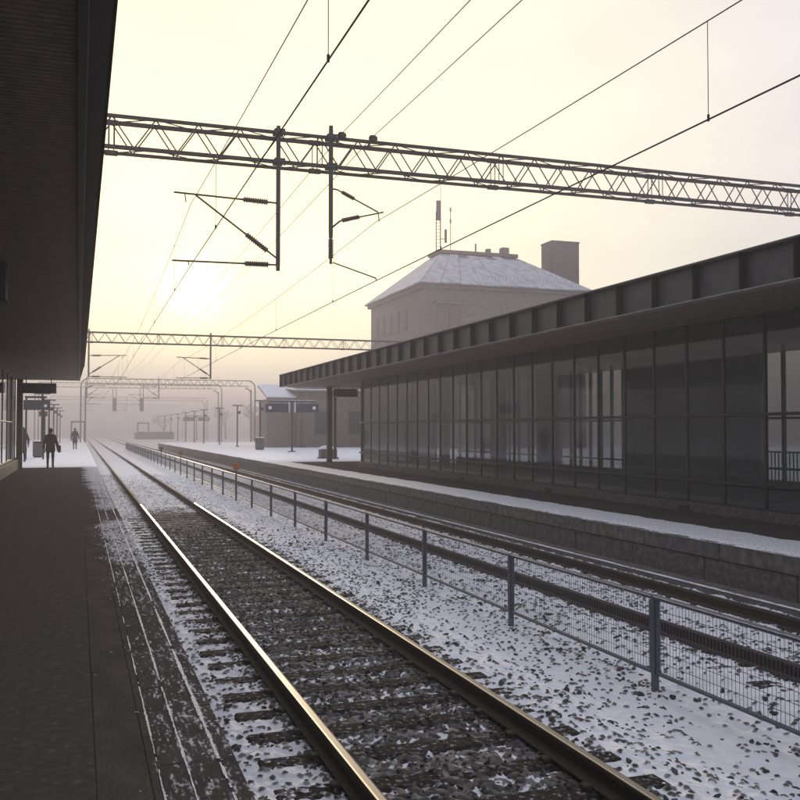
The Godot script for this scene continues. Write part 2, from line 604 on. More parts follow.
func scatter_stones(called: String, label: String, x0: float, x1: float, d0: float, d1: float, per_m2: float, variant: int, rmin := 0.018, rmax := 0.042) -> void:
	var list := []
	var n := int((x1 - x0) * (d1 - d0) * per_m2)
	for k in n:
		var x := rng.randf_range(x0, x1)
		var d := rng.randf_range(d0, d1)
		var c := snow_cover(x, d)
		var p := pow(1.0 - c, 1.5)
		if rng.randf() > p:
			continue
		var on_sleeper := absf(fposmod(d, 0.6) - 0.3) < 0.15 and (x > 1.25 and x < 3.9 or x > 6.05 and x < 8.7)
		if on_sleeper and rng.randf() > 0.10:
			continue
		var r := rng.randf_range(rmin, rmax)
		var y := bed_lumpy(x, d) + r * rng.randf_range(-0.5, 0.25)
		if on_sleeper:
			y = -0.175 + r * 0.5
		var bs := Basis.from_euler(Vector3(rng.randfn(0, 0.35), rng.randf() * TAU, rng.randfn(0, 0.35))) * Basis.from_scale(Vector3(r * rng.randf_range(0.8, 1.6), r * rng.randf_range(0.55, 1.0), r * rng.randf_range(0.7, 1.2)))
		list.append([Transform3D(bs, Vector3(x, y, -d)), rng.randf()])
	var mm := MultiMesh.new()
	mm.transform_format = MultiMesh.TRANSFORM_3D
	mm.use_colors = true
	mm.mesh = stone_mesh(100 + variant)
	mm.instance_count = list.size()
	for k in list.size():
		mm.set_instance_transform(k, list[k][0])
		var v: float = lerpf(0.035, 0.10, list[k][1] * list[k][1])
		mm.set_instance_color(k, Color(v * 1.04, v, v * 0.95))
	var o := MultiMeshInstance3D.new()
	o.name = numbered(called)
	o.multimesh = mm
	o.material_override = M.stone
	add_child(o, true)
	tag(o, label, "ballast", "", "stuff")

func rail_mesh(d0: float, d1: float, bright: bool) -> ArrayMesh:
	var half := [Vector2(0.020, 0.0), Vector2(0.031, -0.004), Vector2(0.036, -0.014), Vector2(0.036, -0.036), Vector2(0.0085, -0.048), Vector2(0.0085, -0.125), Vector2(0.02, -0.135), Vector2(0.075, -0.148), Vector2(0.075, -0.160)]
	var prof := []
	for p in half:
		prof.append(p)
	for k in range(half.size() - 1, -1, -1):
		prof.append(Vector2(-half[k].x, half[k].y))
	var body := begin()
	var top := begin()
	for k in prof.size():
		var a: Vector2 = prof[k]
		var b: Vector2 = prof[(k + 1) % prof.size()]
		var n := Vector3(b.y - a.y, -(b.x - a.x), 0).normalized()
		if n.dot(Vector3(a.x + b.x, a.y + b.y + 0.16, 0)) < 0 and absf(a.x + b.x) > 0.001:
			n = -n
		if absf(a.x + b.x) < 0.001:
			n = Vector3(0, signf(a.y + 0.08), 0)
		var pts := [Vector3(a.x, a.y, -d0), Vector3(b.x, b.y, -d0), Vector3(b.x, b.y, -d1), Vector3(a.x, a.y, -d1)]
		poly(top if a.y > -0.006 and b.y > -0.006 else body, pts, n)
	body.set_material(M.rust)
	top.set_material(M.steel if bright else M.rust)
	var m := body.commit()
	return top.commit(m)

func tracks() -> void:
	var rail := rail_mesh(-6.0, 29.5, true)
	var dull := rail_mesh(29.5, 420.0, false)
	var dull_near := rail_mesh(-6.0, 29.5, false)
	var sl := begin()
	add_cbox(sl, Vector3.ZERO, Vector3(2.62, 0.20, 0.25), 0.025)
	var sleeper := sl.commit()
	var clip := cbox(Vector3(0.06, 0.045, 0.09), 0.012)
	var specs := [[2.585, "railway track with bright rail tops beside the dark platform", 95], [7.39, "snowy railway track between mesh fence and far platform wall", 80]]
	for s in specs:
		var t := thing("railway_track", s[1], "track", Vector3(s[0], 0, 0), "railway tracks")
		for k in [-0.8, 0.8]:
			put(t, "rail", rail if s[0] < 5.0 else dull_near, null, Vector3(k, 0, 0))
			put(t, "rail", dull, null, Vector3(k, 0, 0))
		for k in range(2, s[2]):
			var d := 0.3 + 0.6 * k
			var o := put(t, "sleeper", sleeper, M.sleeper, Vector3(rng.randf_range(-0.02, 0.02), -0.275 + rng.randf_range(-0.008, 0.004), -d))
			o.rotation.y = rng.randf_range(-0.012, 0.012)
			if d < 22.0:
				for q in [-0.8, 0.8]:
					for e in [-0.105, 0.105]:
						put(o, "rail_clip", clip, M.rust, Vector3(q + e - o.position.x, 0.118, 0))
	scatter_stones("ballast", "dark ballast stones poking through snow beside the near platform wall", 0.85, 1.72, 2.0, 20.0, 260, 0, 0.012, 0.030)
	scatter_stones("ballast", "dark ballast stones between the rails of the near track", 1.87, 3.31, 3.0, 24.0, 420, 1, 0.012, 0.028)
	scatter_stones("ballast", "dark ballast stones scattered in the snow between track and mesh fence", 3.44, 5.4, 3.5, 24.0, 420, 2, 0.012, 0.034)
	scatter_stones("ballast", "dark ballast stones poking through snow behind the mesh fence", 5.4, 6.52, 4.5, 24.0, 300, 3, 0.012, 0.034)
	scatter_stones("ballast", "dark ballast stones between the rails of the fenced off track", 6.68, 8.12, 6.0, 24.0, 260, 4, 0.012, 0.032)

# ------------------------------------------------------------------ platforms
func near_platform() -> void:
	var p := ground_node("near_platform", "dark asphalt platform with pale edge paving beside the near track", "platform")
	var crown := fnl(63, 0.25, 2)
	put(p, "asphalt", grid(-6.4, 0.785, -8.0, 46.0, 60, 200, func(x: float, d: float) -> float: return (0.5455 if x < 0.30 else 0.545) + 0.004 * crown.get_noise_2d(x, d)), M.asphalt)
	put(p, "asphalt_edge", grid(0.10, 0.346, -5.9, 45.9, 4, 40, func(x: float, d: float) -> float: return 0.5515, func(x: float, d: float) -> Vector2: return Vector2((x + 0.30) / 1.15, (d + 6.0) / 52.0)), M.kerb)
	block(p, "platform_wall", Vector3(0.66, -0.02, -20), Vector3(0.16, 0.92, 56.0), M.concrete_dark, 0.01)
	block(p, "platform_wall", Vector3(0.66, -0.02, -114.05), Vector3(0.16, 0.92, 132.0), M.concrete_dark, 0.01)
	# edge paving: three rows of slabs, each slab a piece
	var rows := [[0.350, 0.393], [0.401, 0.535], [0.543, 0.703], [0.711, 0.795]]
	for r in rows.size():
		var x0: float = rows[r][0]
		var x1: float = rows[r][1]
		var ln := 0.5 if r < 3 else 1.0
		if r == 0:
			ln = 1.0
		var d := 1.0
		while d < 46.0:
			var y := 0.55 + rng.randf_range(-0.002, 0.002)
			var step := ln if d < 16.0 else 2.0
			put(p, "edge_slab", slab(x0, x1, d + 0.004, d + step - 0.004, y), M.kerb)
			d += step
	# snow caught in the joints between the rows
	for j in [[0.397, 0.006, 12.0, 81], [0.539, 0.008, 0.0, 82], [0.707, 0.012, 0.0, 83]]:
		var n := fnl(j[3], 1.1, 4)
		var n2 := fnl(j[3] + 9, 7.0, 2)
		var st := begin()
		var d := 2.0
		while d < 45.5:
			var run := 0.06
			var a := n.get_noise_1d(d) * 1.9 + n2.get_noise_1d(d) * 1.0 + 0.95
			if j[2] > 0.0 and d > 6.2:
				a -= 0.45 * (1.0 - smoothstep(10.0, 13.0, d))
			if a > 0.05:
				var w: float = j[1] * clampf(0.35 + a * 0.45, 0.25, 1.2)
				var off := 0.003 * n2.get_noise_1d(d * 2 + 30)
				poly(st, [Vector3(j[0] + off - w, 0.5545, -d), Vector3(j[0] + off + w, 0.5545, -d), Vector3(j[0] + off + w * 0.8, 0.5545, -d - run), Vector3(j[0] + off - w * 0.9, 0.5545, -d - run)], Vector3.UP)
			d += run
		var o := put(p, "joint_snow", st.commit(), M.snow_thin)
		o.set_meta("kind", "stuff")
	# small drifts of snow grains lying across the paving
	var st2 := begin()
	for k in 150:
		var x := 0.795 - absf(rng.randfn(0.0, 0.24))
		var d := rng.randf_range(3.5, 13.0)
		if x < -0.1:
			continue
		var l := rng.randf_range(0.004, 0.020) * (1.6 if rng.randf() < 0.2 else 1.0)
		var w := rng.randf_range(0.003, 0.008)
		var ang := rng.randfn(0.0, 0.6)
		var ex := Vector3(cos(ang), 0, sin(ang)) * l
		var ez := Vector3(-sin(ang), 0, cos(ang)) * w
		var c := Vector3(x, 0.5558, -d)
		poly(st2, [c - ex, c - ez + ex * 0.2, c + ex, c + ez - ex * 0.3], Vector3.UP)
	var dr := put(p, "snow_grains", st2.commit(), M.snow_thin)
	dr.set_meta("kind", "stuff")
	# beyond the roof the platform lies under snow
	var core := block(p, "platform_body", Vector3(-2.9, 0.05, -112.9), Vector3(7.0, 0.96, 133.0), M.concrete_dark, 0.01)
	core.position.y = 0.05
	block(p, "platform_body", Vector3(-2.9, 0.03, -20.0), Vector3(6.9, 0.90, 55.0), M.concrete_dark, 0.01)
	put(p, "snow_cover", heap(-6.4, 0.82, 45.0, 180.0, 0.545, 0.05, 0.16, 71, 0.10), M.snow)

func slab(x0: float, x1: float, d0: float, d1: float, y: float) -> ArrayMesh:
	var st := begin()
	var uv := func(v: Vector3) -> Vector2: return Vector2((v.x + 0.30) / 1.15, (-v.z + 6.0) / 52.0)
	var b := 0.004
	var t := [Vector3(x0 + b, y, -d0 - b), Vector3(x1 - b, y, -d0 - b), Vector3(x1 - b, y, -d1 + b), Vector3(x0 + b, y, -d1 + b)]
	var m := [Vector3(x0, y - b, -d0), Vector3(x1, y - b, -d0), Vector3(x1, y - b, -d1), Vector3(x0, y - b, -d1)]
	var w := []
	for v in m:
		w.append(v - Vector3(0, 0.055, 0))
	var us := []
	for v in t:
		us.append(uv.call(v))
	poly(st, t, Vector3.UP, us)
	var out := [Vector3(0, 0, 1), Vector3(1, 0, 0), Vector3(0, 0, -1), Vector3(-1, 0, 0)]
	for k in 4:
		var q := (k + 1) % 4
		poly(st, [t[k], t[q], m[q], m[k]], (out[k] + Vector3.UP).normalized(), [uv.call(t[k]), uv.call(t[q]), uv.call(m[q]), uv.call(m[k])])
		poly(st, [m[k], m[q], w[q], w[k]], out[k], [uv.call(m[k]), uv.call(m[q]), uv.call(m[q]), uv.call(m[k])])
	return st.commit()

func far_platform() -> void:
	var p := ground_node("far_platform", "concrete platform with snowy edge in front of the glass hall", "platform")
	block(p, "platform_body", Vector3(24.75, 0.0, -55.0), Vector3(30.9, 1.0, 130.0), M.concrete_dark, 0.01)
	put(p, "asphalt", grid(9.55, 40.0, -8.0, 48.6, 60, 80, func(x: float, d: float) -> float: return 0.546), M.asphalt)
	# the wall of panels and the edge slabs on top of it, two metres each
	for k in 60:
		var d := -5.6 + 2.0 * k
		var far := d > 70.0
		var m: Material = [M.concrete_dark, M.concrete_dark, M.concrete][rng.randi() % 3]
		block(p, "wall_panel", Vector3(9.285 + rng.randf_range(-0.006, 0.006), -0.02, -d - 1.0), Vector3(0.11, 0.60, 1.982), m, 0.008)
		m = [M.concrete_rust, M.concrete_rust, M.concrete, M.concrete_dark][rng.randi() % 4]
		block(p, "edge_slab", Vector3(9.385, 0.415 + rng.randf_range(-0.004, 0.004), -d - 0.6), Vector3(0.37, 0.262, 1.984), m, 0.012)
	# footing with a lip of snow along the wall
	block(p, "footing", Vector3(9.06, -0.20, -54.0), Vector3(0.36, 0.24, 122.0), M.concrete_dark, 0.015)
	put(p, "footing_snow", heap(8.87, 8.955, -5.0, 70.0, -0.076, 0.022, 0.012, 91, 0.006), M.snow)
	put(p, "edge_snow", heap(9.19, 10.46, -6.0, 49.0, 0.549, 0.030, 0.05, 73, 0.06), M.snow_thin)
	put(p, "snow_cover", heap(9.19, 40.0, 48.4, 120.0, 0.545, 0.07, 0.25, 75, 0.12), M.snow)
	var back := put(self, "yard_snow", heap(17.6, 110.0, -20.0, 75.0, 0.50, 0.12, 0.7, 77, 0.3), M.snow)
	tag(back, "open snow covered yard behind the glass hall", "yard", "", "structure")

# ------------------------------------------------------------------ the glass hall
func pavilion() -> void:
	var t := thing("glass_hall", "long glazed platform hall under a flat dark metal canopy", "building", Vector3(12.2, 0.55, -14.5))
	var o := t.position
	var L := func(x: float, y: float, d: float) -> Vector3: return Vector3(x, y, -d) - o
	var d_end := 41.5
	var d0 := -3.5
	var mid := (d_end + d0) * 0.5
	var ln := d_end - d0
	var roof := block(t, "roof", L.call(14.62, 4.775, 22.15), Vector3(9.08, 0.55, 52.3), M.fascia, 0.02)
	var rs := put(roof, "roof_snow", heap(10.12, 19.1, -3.9, 48.2, 5.028, 0.06, 0.18, 93, 0.05), M.snow)
	rs.position = -roof.position - o
	# fascia: shallow trough panels between upright ribs, 1.2 m apart
	var d := 48.3
	while d > -3.6:
		var fp := put(t, "fascia_panel", cbox(Vector3(0.05, 0.585, 1.176), 0.012), M.fascia, L.call(9.995 + rng.randf_range(-0.004, 0.004), 4.76, d - 0.6))
		fp.rotation.z = 0.0
		d -= 1.2
	d = 48.27
	while d > -3.7:
		block(t, "fascia_rib", L.call(9.91, 4.76, d), Vector3(0.13, 0.585, 0.035), M.matte_dark, 0.004)
		d -= 1.2
	block(t, "fascia_cap", L.call(9.95, 5.072, 22.15), Vector3(0.25, 0.03, 52.4), M.concrete, 0.006)
	block(t, "fascia_drip", L.call(9.95, 4.452, 22.15), Vector3(0.22, 0.024, 52.36), M.roof_sheet, 0.006)
	# end fascia
	for k in 7:
		block(t, "end_panel", L.call(10.65 + 1.25 * k, 4.76, 48.325), Vector3(1.22, 0.60, 0.05), M.fascia, 0.012)
	# soffit of boards running along the hall
	for k in 9:
		block(t, "soffit_board", L.call(10.145 + 0.24 * k, 4.475, 22.3), Vector3(0.232, 0.03, 51.9), M.soffit, 0.004)
	block(t, "ceiling", L.call(15.6, 4.475, 22.2), Vector3(6.6, 0.03, 51.9), M.plaster, 0.005)
	# plinth under the glass in blocks
	for k in 15:
		var pd := d_end - 3.0 * k
		var len: float = minf(3.0, pd - d0)
		block(t, "plinth_block", L.call(12.2, 0.64, pd - len * 0.5), Vector3(0.22, 0.20, len - 0.012), M.concrete, 0.01)
	for k in 4:
		block(t, "plinth_vent", L.call(12.075, 0.62, 16.9 + 6.1 * k), Vector3(0.03, 0.10, 0.32), M.dark_metal, 0.004)
	# posts, rails and panes of the front
	var ups := []
	d = 14.51 - 1.2 * 15
	while d < d_end + 0.3:
		ups.append(d)
		d += 1.2
	var ys := [0.74, 1.20, 2.55, 4.46]
	for u in ups:
		block(t, "mullion", L.call(12.205, 2.60, u), Vector3(0.06, 3.72, 0.07), M.frame, 0.006)
	for y in [1.20, 2.55]:
		block(t, "transom", L.call(12.195, y, mid), Vector3(0.075, 0.06, ln), M.frame, 0.006)
	block(t, "transom", L.call(12.195, 0.755, mid), Vector3(0.09, 0.03, ln), M.frame, 0.006)
	for r in 3:
		for k in ups.size() - 1:
			var a: float = ups[k] + 0.036
			var b: float = ups[k + 1] - 0.036
			var y0: float = ys[r] + 0.028
			var y1: float = ys[r + 1] - 0.028
			var pn := put(t, "pane", cbox(Vector3(0.008, y1 - y0, b - a), 0.0), M.glass, L.call(12.2, (y0 + y1) * 0.5, (a + b) * 0.5))
			pn.rotation.y = rng.randf_range(-0.0015, 0.0015)
	# end glazing
	for k in 4:
		block(t, "end_mullion", L.call(12.32 + 1.22 * k, 2.60, d_end + 0.1), Vector3(0.06, 3.7, 0.10), M.frame, 0.006)
		if k < 3:
			put(t, "end_pane", cbox(Vector3(1.14, 3.66, 0.008), 0.0), M.glass, L.call(12.93 + 1.22 * k, 2.60, d_end + 0.1))
	# back wall with solid panels where nothing shines through
	block(t, "floor", L.call(14.7, 0.566, mid), Vector3(4.8, 0.03, ln), M.concrete_dark, 0.003)
	for s in [[20.4, 27.1], [31.4, 33.2], [-3.5, 17.8], [36.6, 37.6]]:
		block(t, "back_wall_panel", L.call(17.05, 2.52, (s[0] + s[1]) * 0.5), Vector3(0.16, 3.88, s[1] - s[0]), M.brick, 0.01)
	block(t, "back_rail", L.call(17.05, 2.55, mid), Vector3(0.08, 0.06, ln), M.frame, 0.006)
	block(t, "back_rail", L.call(17.05, 1.25, mid), Vector3(0.08, 0.06, ln), M.frame, 0.006)
	block(t, "back_plinth", L.call(17.05, 0.75, mid), Vector3(0.14, 0.4, ln), M.concrete, 0.006)
	for dd in [18.4, 19.6, 27.8, 28.5, 29.2, 29.9, 30.6, 34.0, 34.9, 35.8, 38.5, 39.4, 40.3, 41.2]:
		block(t, "back_mullion", L.call(17.05, 2.6, dd), Vector3(0.10, 3.7, 0.08), M.frame, 0.006)
	for s in [[17.8, 20.4], [27.1, 31.4], [33.2, 36.6], [37.6, 41.5]]:
		put(t, "back_pane", cbox(Vector3(0.008, 3.6, s[1] - s[0] - 0.02), 0.0), M.glass_clear, L.call(17.05, 2.65, (s[0] + s[1]) * 0.5))
	# inner posts and stair lift block seen dimly through the panes
	for dd in [22.3, 31.0, 36.5]:
		block(t, "inner_column", L.call(14.4, 2.5, dd), Vector3(0.35, 3.9, 0.35), M.concrete, 0.01)
	# outer posts under the overhanging end
	block(t, "column", L.call(12.3, 2.50, 47.4), Vector3(0.26, 3.94, 0.26), M.dark_metal, 0.02)
	block(t, "column", L.call(17.0, 2.50, 47.4), Vector3(0.26, 3.94, 0.26), M.dark_metal, 0.02)
	# railing behind the hall, seen through its end panes
	var rl := thing("steel_railing", "grey steel bar railing behind the glass hall seen through the panes", "railing", Vector3(19.0, 0.56, -21.0))
	bar(rl, "top_rail", Vector3(0, 1.05, -3.0), Vector3(0, 1.05, 4.0), 0.05, 0.05, M.concrete)
	bar(rl, "bottom_rail", Vector3(0, 0.15, -3.0), Vector3(0, 0.15, 4.0), 0.04, 0.04, M.concrete)
	for k in 48:
		rod(rl, "baluster", Vector3(0, 0.0 if k % 12 == 0 else 0.15, -3.0 + k * 0.148), Vector3(0, 1.05, -3.0 + k * 0.148), 0.02, M.concrete)

# ------------------------------------------------------------------ the hall and roof over the near platform
func shelter_hall() -> void:
	var t := thing("platform_canopy", "dark flat canopy with slatted underside over the near platform", "canopy", Vector3(-2.45, 0.55, -20.0))
	var o := t.position
	var L := func(x: float, y: float, d: float) -> Vector3: return Vector3(x, y, -d) - o
	var d1 := 44.9
	var d0 := -14.0
	var mid := (d0 + d1) * 0.5
	var ln := d1 - d0
	block(t, "roof", L.call(-3.2, 4.80, mid), Vector3(6.3, 0.5, ln - 0.1), M.fascia, 0.02)
	# slats of the underside, one cut profile each 5 cm: too fine to pick apart
	var st := begin()
	var d := d0
	while d < d1 - 0.1:
		var a := Vector3(-6.3, 4.475, -d)
		var b := Vector3(-0.02, 4.475, -d)
		poly(st, [a, b, b + Vector3(0, 0, -0.052), a + Vector3(0, 0, -0.052)], Vector3.DOWN)
		poly(st, [a, b, b + Vector3(0, 0.03, 0), a + Vector3(0, 0.03, 0)], Vector3(0, 0, 1))
		poly(st, [a + Vector3(0, 0, -0.052), b + Vector3(0, 0, -0.052), b + Vector3(0, 0.03, -0.052), a + Vector3(0, 0.03, -0.052)], Vector3(0, 0, -1))
		d += 0.066
	var sf := put(t, "soffit", st.commit(), M.soffit)
	sf.position = -o
	sf.set_meta("kind", "stuff")
	block(t, "soffit_deck", L.call(-3.16, 4.515, mid), Vector3(6.2, 0.02, ln - 0.2), M.dark_metal, 0.002)
	# leaning fascia panels
	var tilt := atan2(0.17, 0.62)
	d = d1
	while d > d0:
		var fp := put(t, "fascia_panel", cbox(Vector3(0.04, 0.635, 1.194), 0.003), M.matte_dark, L.call(0.085, 4.765, d - 0.6))
		fp.rotation.z = -tilt
		d -= 1.2
	block(t, "fascia_cap", L.call(0.13, 5.085, mid), Vector3(0.17, 0.02, ln + 0.05), M.matte_dark, 0.005)
	block(t, "fascia_drip", L.call(0.0, 4.448, mid), Vector3(0.06, 0.02, ln + 0.03), M.dark_metal, 0.004)
	block(t, "end_fascia", L.call(-3.2, 4.765, d1 + 0.02), Vector3(6.4, 0.62, 0.05), M.fascia, 0.01)
	for k in 4:
		block(t, "column", L.call(-2.47, 2.50, 44.6 - 14.4 * k), Vector3(0.25, 3.92, 0.28), M.dark_metal, 0.02)
	# glazed wall
	for k in 5:
		var wd := 44.4 - 2.4 * k
		block(t, "mullion", L.call(-2.66, 2.6, wd), Vector3(0.06, 3.7, 0.06), M.frame, 0.005)
		for y in [[1.02, 2.52], [2.58, 4.44]]:
			put(t, "pane", cbox(Vector3(0.01, y[1] - y[0], 2.33), 0.0), M.glass_clear, L.call(-2.66, (y[0] + y[1]) * 0.5, wd - 1.2))
	block(t, "transom", L.call(-2.66, 2.55, 38.4), Vector3(0.07, 0.05, 12.1), M.frame, 0.005)
	block(t, "transom", L.call(-2.64, 0.99, 38.4), Vector3(0.10, 0.06, 12.1), M.dark_metal, 0.005)
	block(t, "plinth", L.call(-2.6, 0.74, 38.4), Vector3(0.26, 0.42, 12.2), M.concrete_dark, 0.02)
	block(t, "solid_wall", L.call(-2.7, 2.5, 8.9), Vector3(0.2, 3.9, 46.0), M.brick, 0.02)
	block(t, "back_wall", L.call(-6.2, 2.5, 7.0), Vector3(0.2, 3.9, 42.0), M.concrete, 0.02)
	# fittings that hang from the roof
	var lb := thing("hanging_display", "black display panel hanging under the near canopy at the left picture edge", "display", Vector3(-1.55, 3.93, -13.2))
	block(lb, "housing", Vector3(0, 0.25, 0), Vector3(1.3, 0.5, 0.16), M.sign_blue, 0.02)
	block(lb, "bezel", Vector3(0, -0.012, 0), Vector3(1.34, 0.03, 0.20), M.dark_metal, 0.006)
	for x in [-0.4, 0.4]:
		rod(lb, "hanger", Vector3(x, 0.49, 0), Vector3(x, 0.58, 0), 0.02, M.dark_metal)
	var hs := thing("hanging_sign", "dark blank sign hanging under the end of the near canopy", "sign", Vector3(-1.64, 3.80, -43.0))
	block(hs, "board", Vector3(0, 0.2, 0), Vector3(1.42, 0.42, 0.14), M.sign_blue, 0.02)
	rod(hs, "hanger", Vector3(-0.5, 0.41, 0), Vector3(-0.5, 0.68, 0), 0.02, M.dark_metal)
	rod(hs, "hanger", Vector3(0.5, 0.41, 0), Vector3(0.5, 0.68, 0), 0.02, M.dark_metal)
	block(hs, "edge_trim", Vector3(0, 0.42, 0), Vector3(1.44, 0.02, 0.16), M.sign_grey, 0.004)
	var h2 := thing("hanging_sign", "dark sign behind the glass wall of the near platform", "sign", Vector3(-3.4, 3.72, -41.0))
	block(h2, "board", Vector3(0, 0.2, 0), Vector3(1.0, 0.42, 0.12), M.sign_grey, 0.02)
	rod(h2, "hanger", Vector3(0, 0.4, 0), Vector3(0, 0.76, 0), 0.02, M.dark_metal)

# ------------------------------------------------------------------ the mesh fence between the tracks
func fence() -> void:
	var t := thing("mesh_fence", "low grey steel mesh fence with snowy top rail between the tracks", "fence", Vector3(5.37, -0.31, -8.0))
	var sp := 3.25
	var wires := begin()
	var far_wires := begin()
	var h := 0.93
	var y0 := 0.20
	var top := h - 0.03
	# one panel of welded wire, shared by the near panels
	for k in 64:
		var z := -0.05 - k * 0.05
		add_beam(wires, Vector3(0, y0, z), Vector3(0, top, z), 0.0032, 0.0032)
	for k in 6:
		add_beam(wires, Vector3(0.004, y0 + 0.11 + k * 0.10, -0.03), Vector3(0.004, y0 + 0.11 + k * 0.10, -sp + 0.03), 0.004, 0.0045)
	for k in 32:
		var z := -0.05 - k * 0.10
		add_beam(far_wires, Vector3(0, y0, z), Vector3(0, top, z), 0.005, 0.005)
	for k in 4:
		add_beam(far_wires, Vector3(0.004, y0 + 0.14 + k * 0.14, -0.03), Vector3(0.004, y0 + 0.14 + k * 0.14, -sp + 0.03), 0.005, 0.006)
	var wm := wires.commit()
	var fm := far_wires.commit()
	var caps := []
	for k in 3:
		caps.append(heap(-0.032, 0.032, 0.0, sp, h + 0.020, 0.030 + 0.005 * k, 0.011, 111 + k, 0.012))
	for k in range(-3, 34):
		var z := -sp * k
		var hh := h
		block(t, "post", Vector3(0, hh * 0.5 + 0.01, z), Vector3(0.062, hh + 0.03, 0.062), M.fence, 0.008)
		if k < 14:
			for s in [-1.0, 1.0]:
				block(t, "panel_stile", Vector3(0, (y0 + top) * 0.5, z + s * 0.056), Vector3(0.036, top - y0, 0.03), M.fence, 0.006)
		block(t, "top_rail", Vector3(0, h, z - sp * 0.5), Vector3(0.05, 0.045, sp - 0.068), M.fence, 0.008)
		block(t, "bottom_rail", Vector3(0, y0 - 0.005, z - sp * 0.5), Vector3(0.038, 0.034, sp - 0.068), M.fence, 0.008)
		var w := put(t, "wire_mesh", wm if k < 7 else fm, M.fence, Vector3(0, 0, z))
		w.set_meta("kind", "stuff")
		var c := put(t, "snow_cap", caps[absi(k) % 3], M.snow_thin, Vector3(0, 0, z))
		c.set_meta("kind", "stuff")
	var marks := [[8, "orange", 0.31, "orange marker plate on the nearer marked fence post"], [14, "orange_dull", 0.28, "faded orange marker box on the fence farther down the line"], [18, "dark_metal", 0.34, "small dark marker on the fence deep in the haze"]]
	for m in marks:
		var mk := thing("fence_marker", m[3], "marker", Vector3(5.37, 0.66, -8.0 - sp * m[0]), "markers on the mesh fence")
		block(mk, "plate", Vector3(0, 0.26, 0.03), Vector3(0.22, m[2] * 0.75, 0.05), M[m[1]], 0.012)
		block(mk, "stem", Vector3(0, 0.05, 0), Vector3(0.05, 0.22, 0.05), M.fence, 0.006)

# ------------------------------------------------------------------ overhead line
func insulator(parent: Node, a: Vector3, b: Vector3, r: float) -> void:
	rod(parent, "insulator", a, b, r, M.insulator, insul)

func truss(t: Node3D, x0: float, x1: float, yb: float, yt: float, dep: float, full: bool) -> void:
	for s in [[yt, 0.0, 0.075], [yt, -dep, 0.09], [yb, 0.0, 0.085], [yb, -dep, 0.07]]:
		bar(t, "chord", Vector3(x0, s[0], s[1]), Vector3(x1, s[0], s[1]), s[2], s[2], M.gantry)
	var per := 0.98
	var n := int((x1 - x0) / per)
	var lace := begin()
	for k in n:
		var a := x0 + per * k
		for z in [0.0, -dep]:
			if full:
				rod(t, "brace", Vector3(a, yt, z), Vector3(a + per * 0.5, yb, z), 0.016, M.gantry)
				rod(t, "brace", Vector3(a + per * 0.5, yb, z), Vector3(a + per, yt, z), 0.016, M.gantry)
			else:
				add_beam(lace, Vector3(a, yt, z), Vector3(a + per * 0.5, yb, z), 0.035, 0.035)
				add_beam(lace, Vector3(a + per * 0.5, yb, z), Vector3(a + per, yt, z), 0.035, 0.035)
		for y in [yt, yb]:
			var s := 1.0 if k % 2 == 0 else -1.0
			if full:
				rod(t, "lacing", Vector3(a, y, -dep * 0.5 * (1 - s)), Vector3(a + per, y, -dep * 0.5 * (1 + s)), 0.013, M.gantry)
			else:
				add_beam(lace, Vector3(a, y, -dep * 0.5 * (1 - s)), Vector3(a + per, y, -dep * 0.5 * (1 + s)), 0.028, 0.028)
		if full and k % 5 == 4:
			for z in [0.0, -dep]:
				for e in [-0.06, 0.06]:
					rod(t, "splice_post", Vector3(a + e, yb, z), Vector3(a + e, yt, z), 0.012, M.gantry)
			for y in [yt, yb]:
				block(t, "splice_plate", Vector3(a, y, -dep), Vector3(0.30, 0.11, 0.11), M.gantry, 0.008)
	if not full:
		var o := put(t, "lattice", lace.commit(), M.gantry)
		o.set_meta("kind", "stuff")

func cantilever(t: Node3D, px: float, dir: float, y_top: float, y_reg: float, reach: float, big: bool) -> void:
	# a hanging post carries a stay tube, a bracket tube and a registration tube, each behind an insulator
	var z := 0.09
	var r := 0.075 if big else 0.08
	var c := Node3D.new()
	c.name = "cantilever"
	c.position = Vector3(px, 0, z)
	t.add_child(c, true)
	var tw := 0.022 if big else 0.03
	rod(c, "stay_tube", Vector3(dir * 0.05, y_top - 0.07, 0), Vector3(dir * reach, y_top, 0), tw, M.gantry)
	insulator(c, Vector3(dir * 0.22, y_top - 0.066, 0), Vector3(dir * 0.88, y_top - 0.045, 0), r)
	rod(c, "bracket_tube", Vector3(dir * 0.04, y_reg + 0.20, 0), Vector3(dir * (reach - 0.50), y_top - 0.03, 0), tw, M.gantry)
	var a := Vector3(dir * 0.04, y_reg + 0.20, 0)
	var b := Vector3(dir * (reach - 0.50), y_top - 0.03, 0)
	insulator(c, a.lerp(b, 0.10), a.lerp(b, 0.40), r)
	rod(c, "registration_tube", Vector3(dir * 0.05, y_reg + 0.03, 0), Vector3(dir * (reach + 0.03), y_reg, 0), tw, M.gantry)
	insulator(c, Vector3(dir * 0.20, y_reg + 0.028, 0), Vector3(dir * 0.84, y_reg + 0.02, 0), r)
	rod(c, "wire_clamp", Vector3(dir * (reach - 0.25), y_top - 0.01, 0), Vector3(dir * (reach - 0.28), y_top - 0.22, 0), 0.013, M.gantry)
	rod(c, "wire_clamp", Vector3(dir * (reach - 0.33), y_reg, 0), Vector3(dir * (reach - 0.36), y_reg - 0.09, 0), 0.013, M.gantry)

func mast(t: Node3D, x: float, top: float, base: float, z: float) -> void:
	for s in [-0.22, 0.22]:
		bar(t, "mast_leg", Vector3(x + s, base, z), Vector3(x + s, top, z), 0.10, 0.10, M.gantry)
	var k := base + 0.6
	while k < top - 0.5:
		bar(t, "mast_tie", Vector3(x - 0.22, k, z), Vector3(x + 0.22, k + 0.35, z), 0.05, 0.03, M.gantry)
		k += 0.9

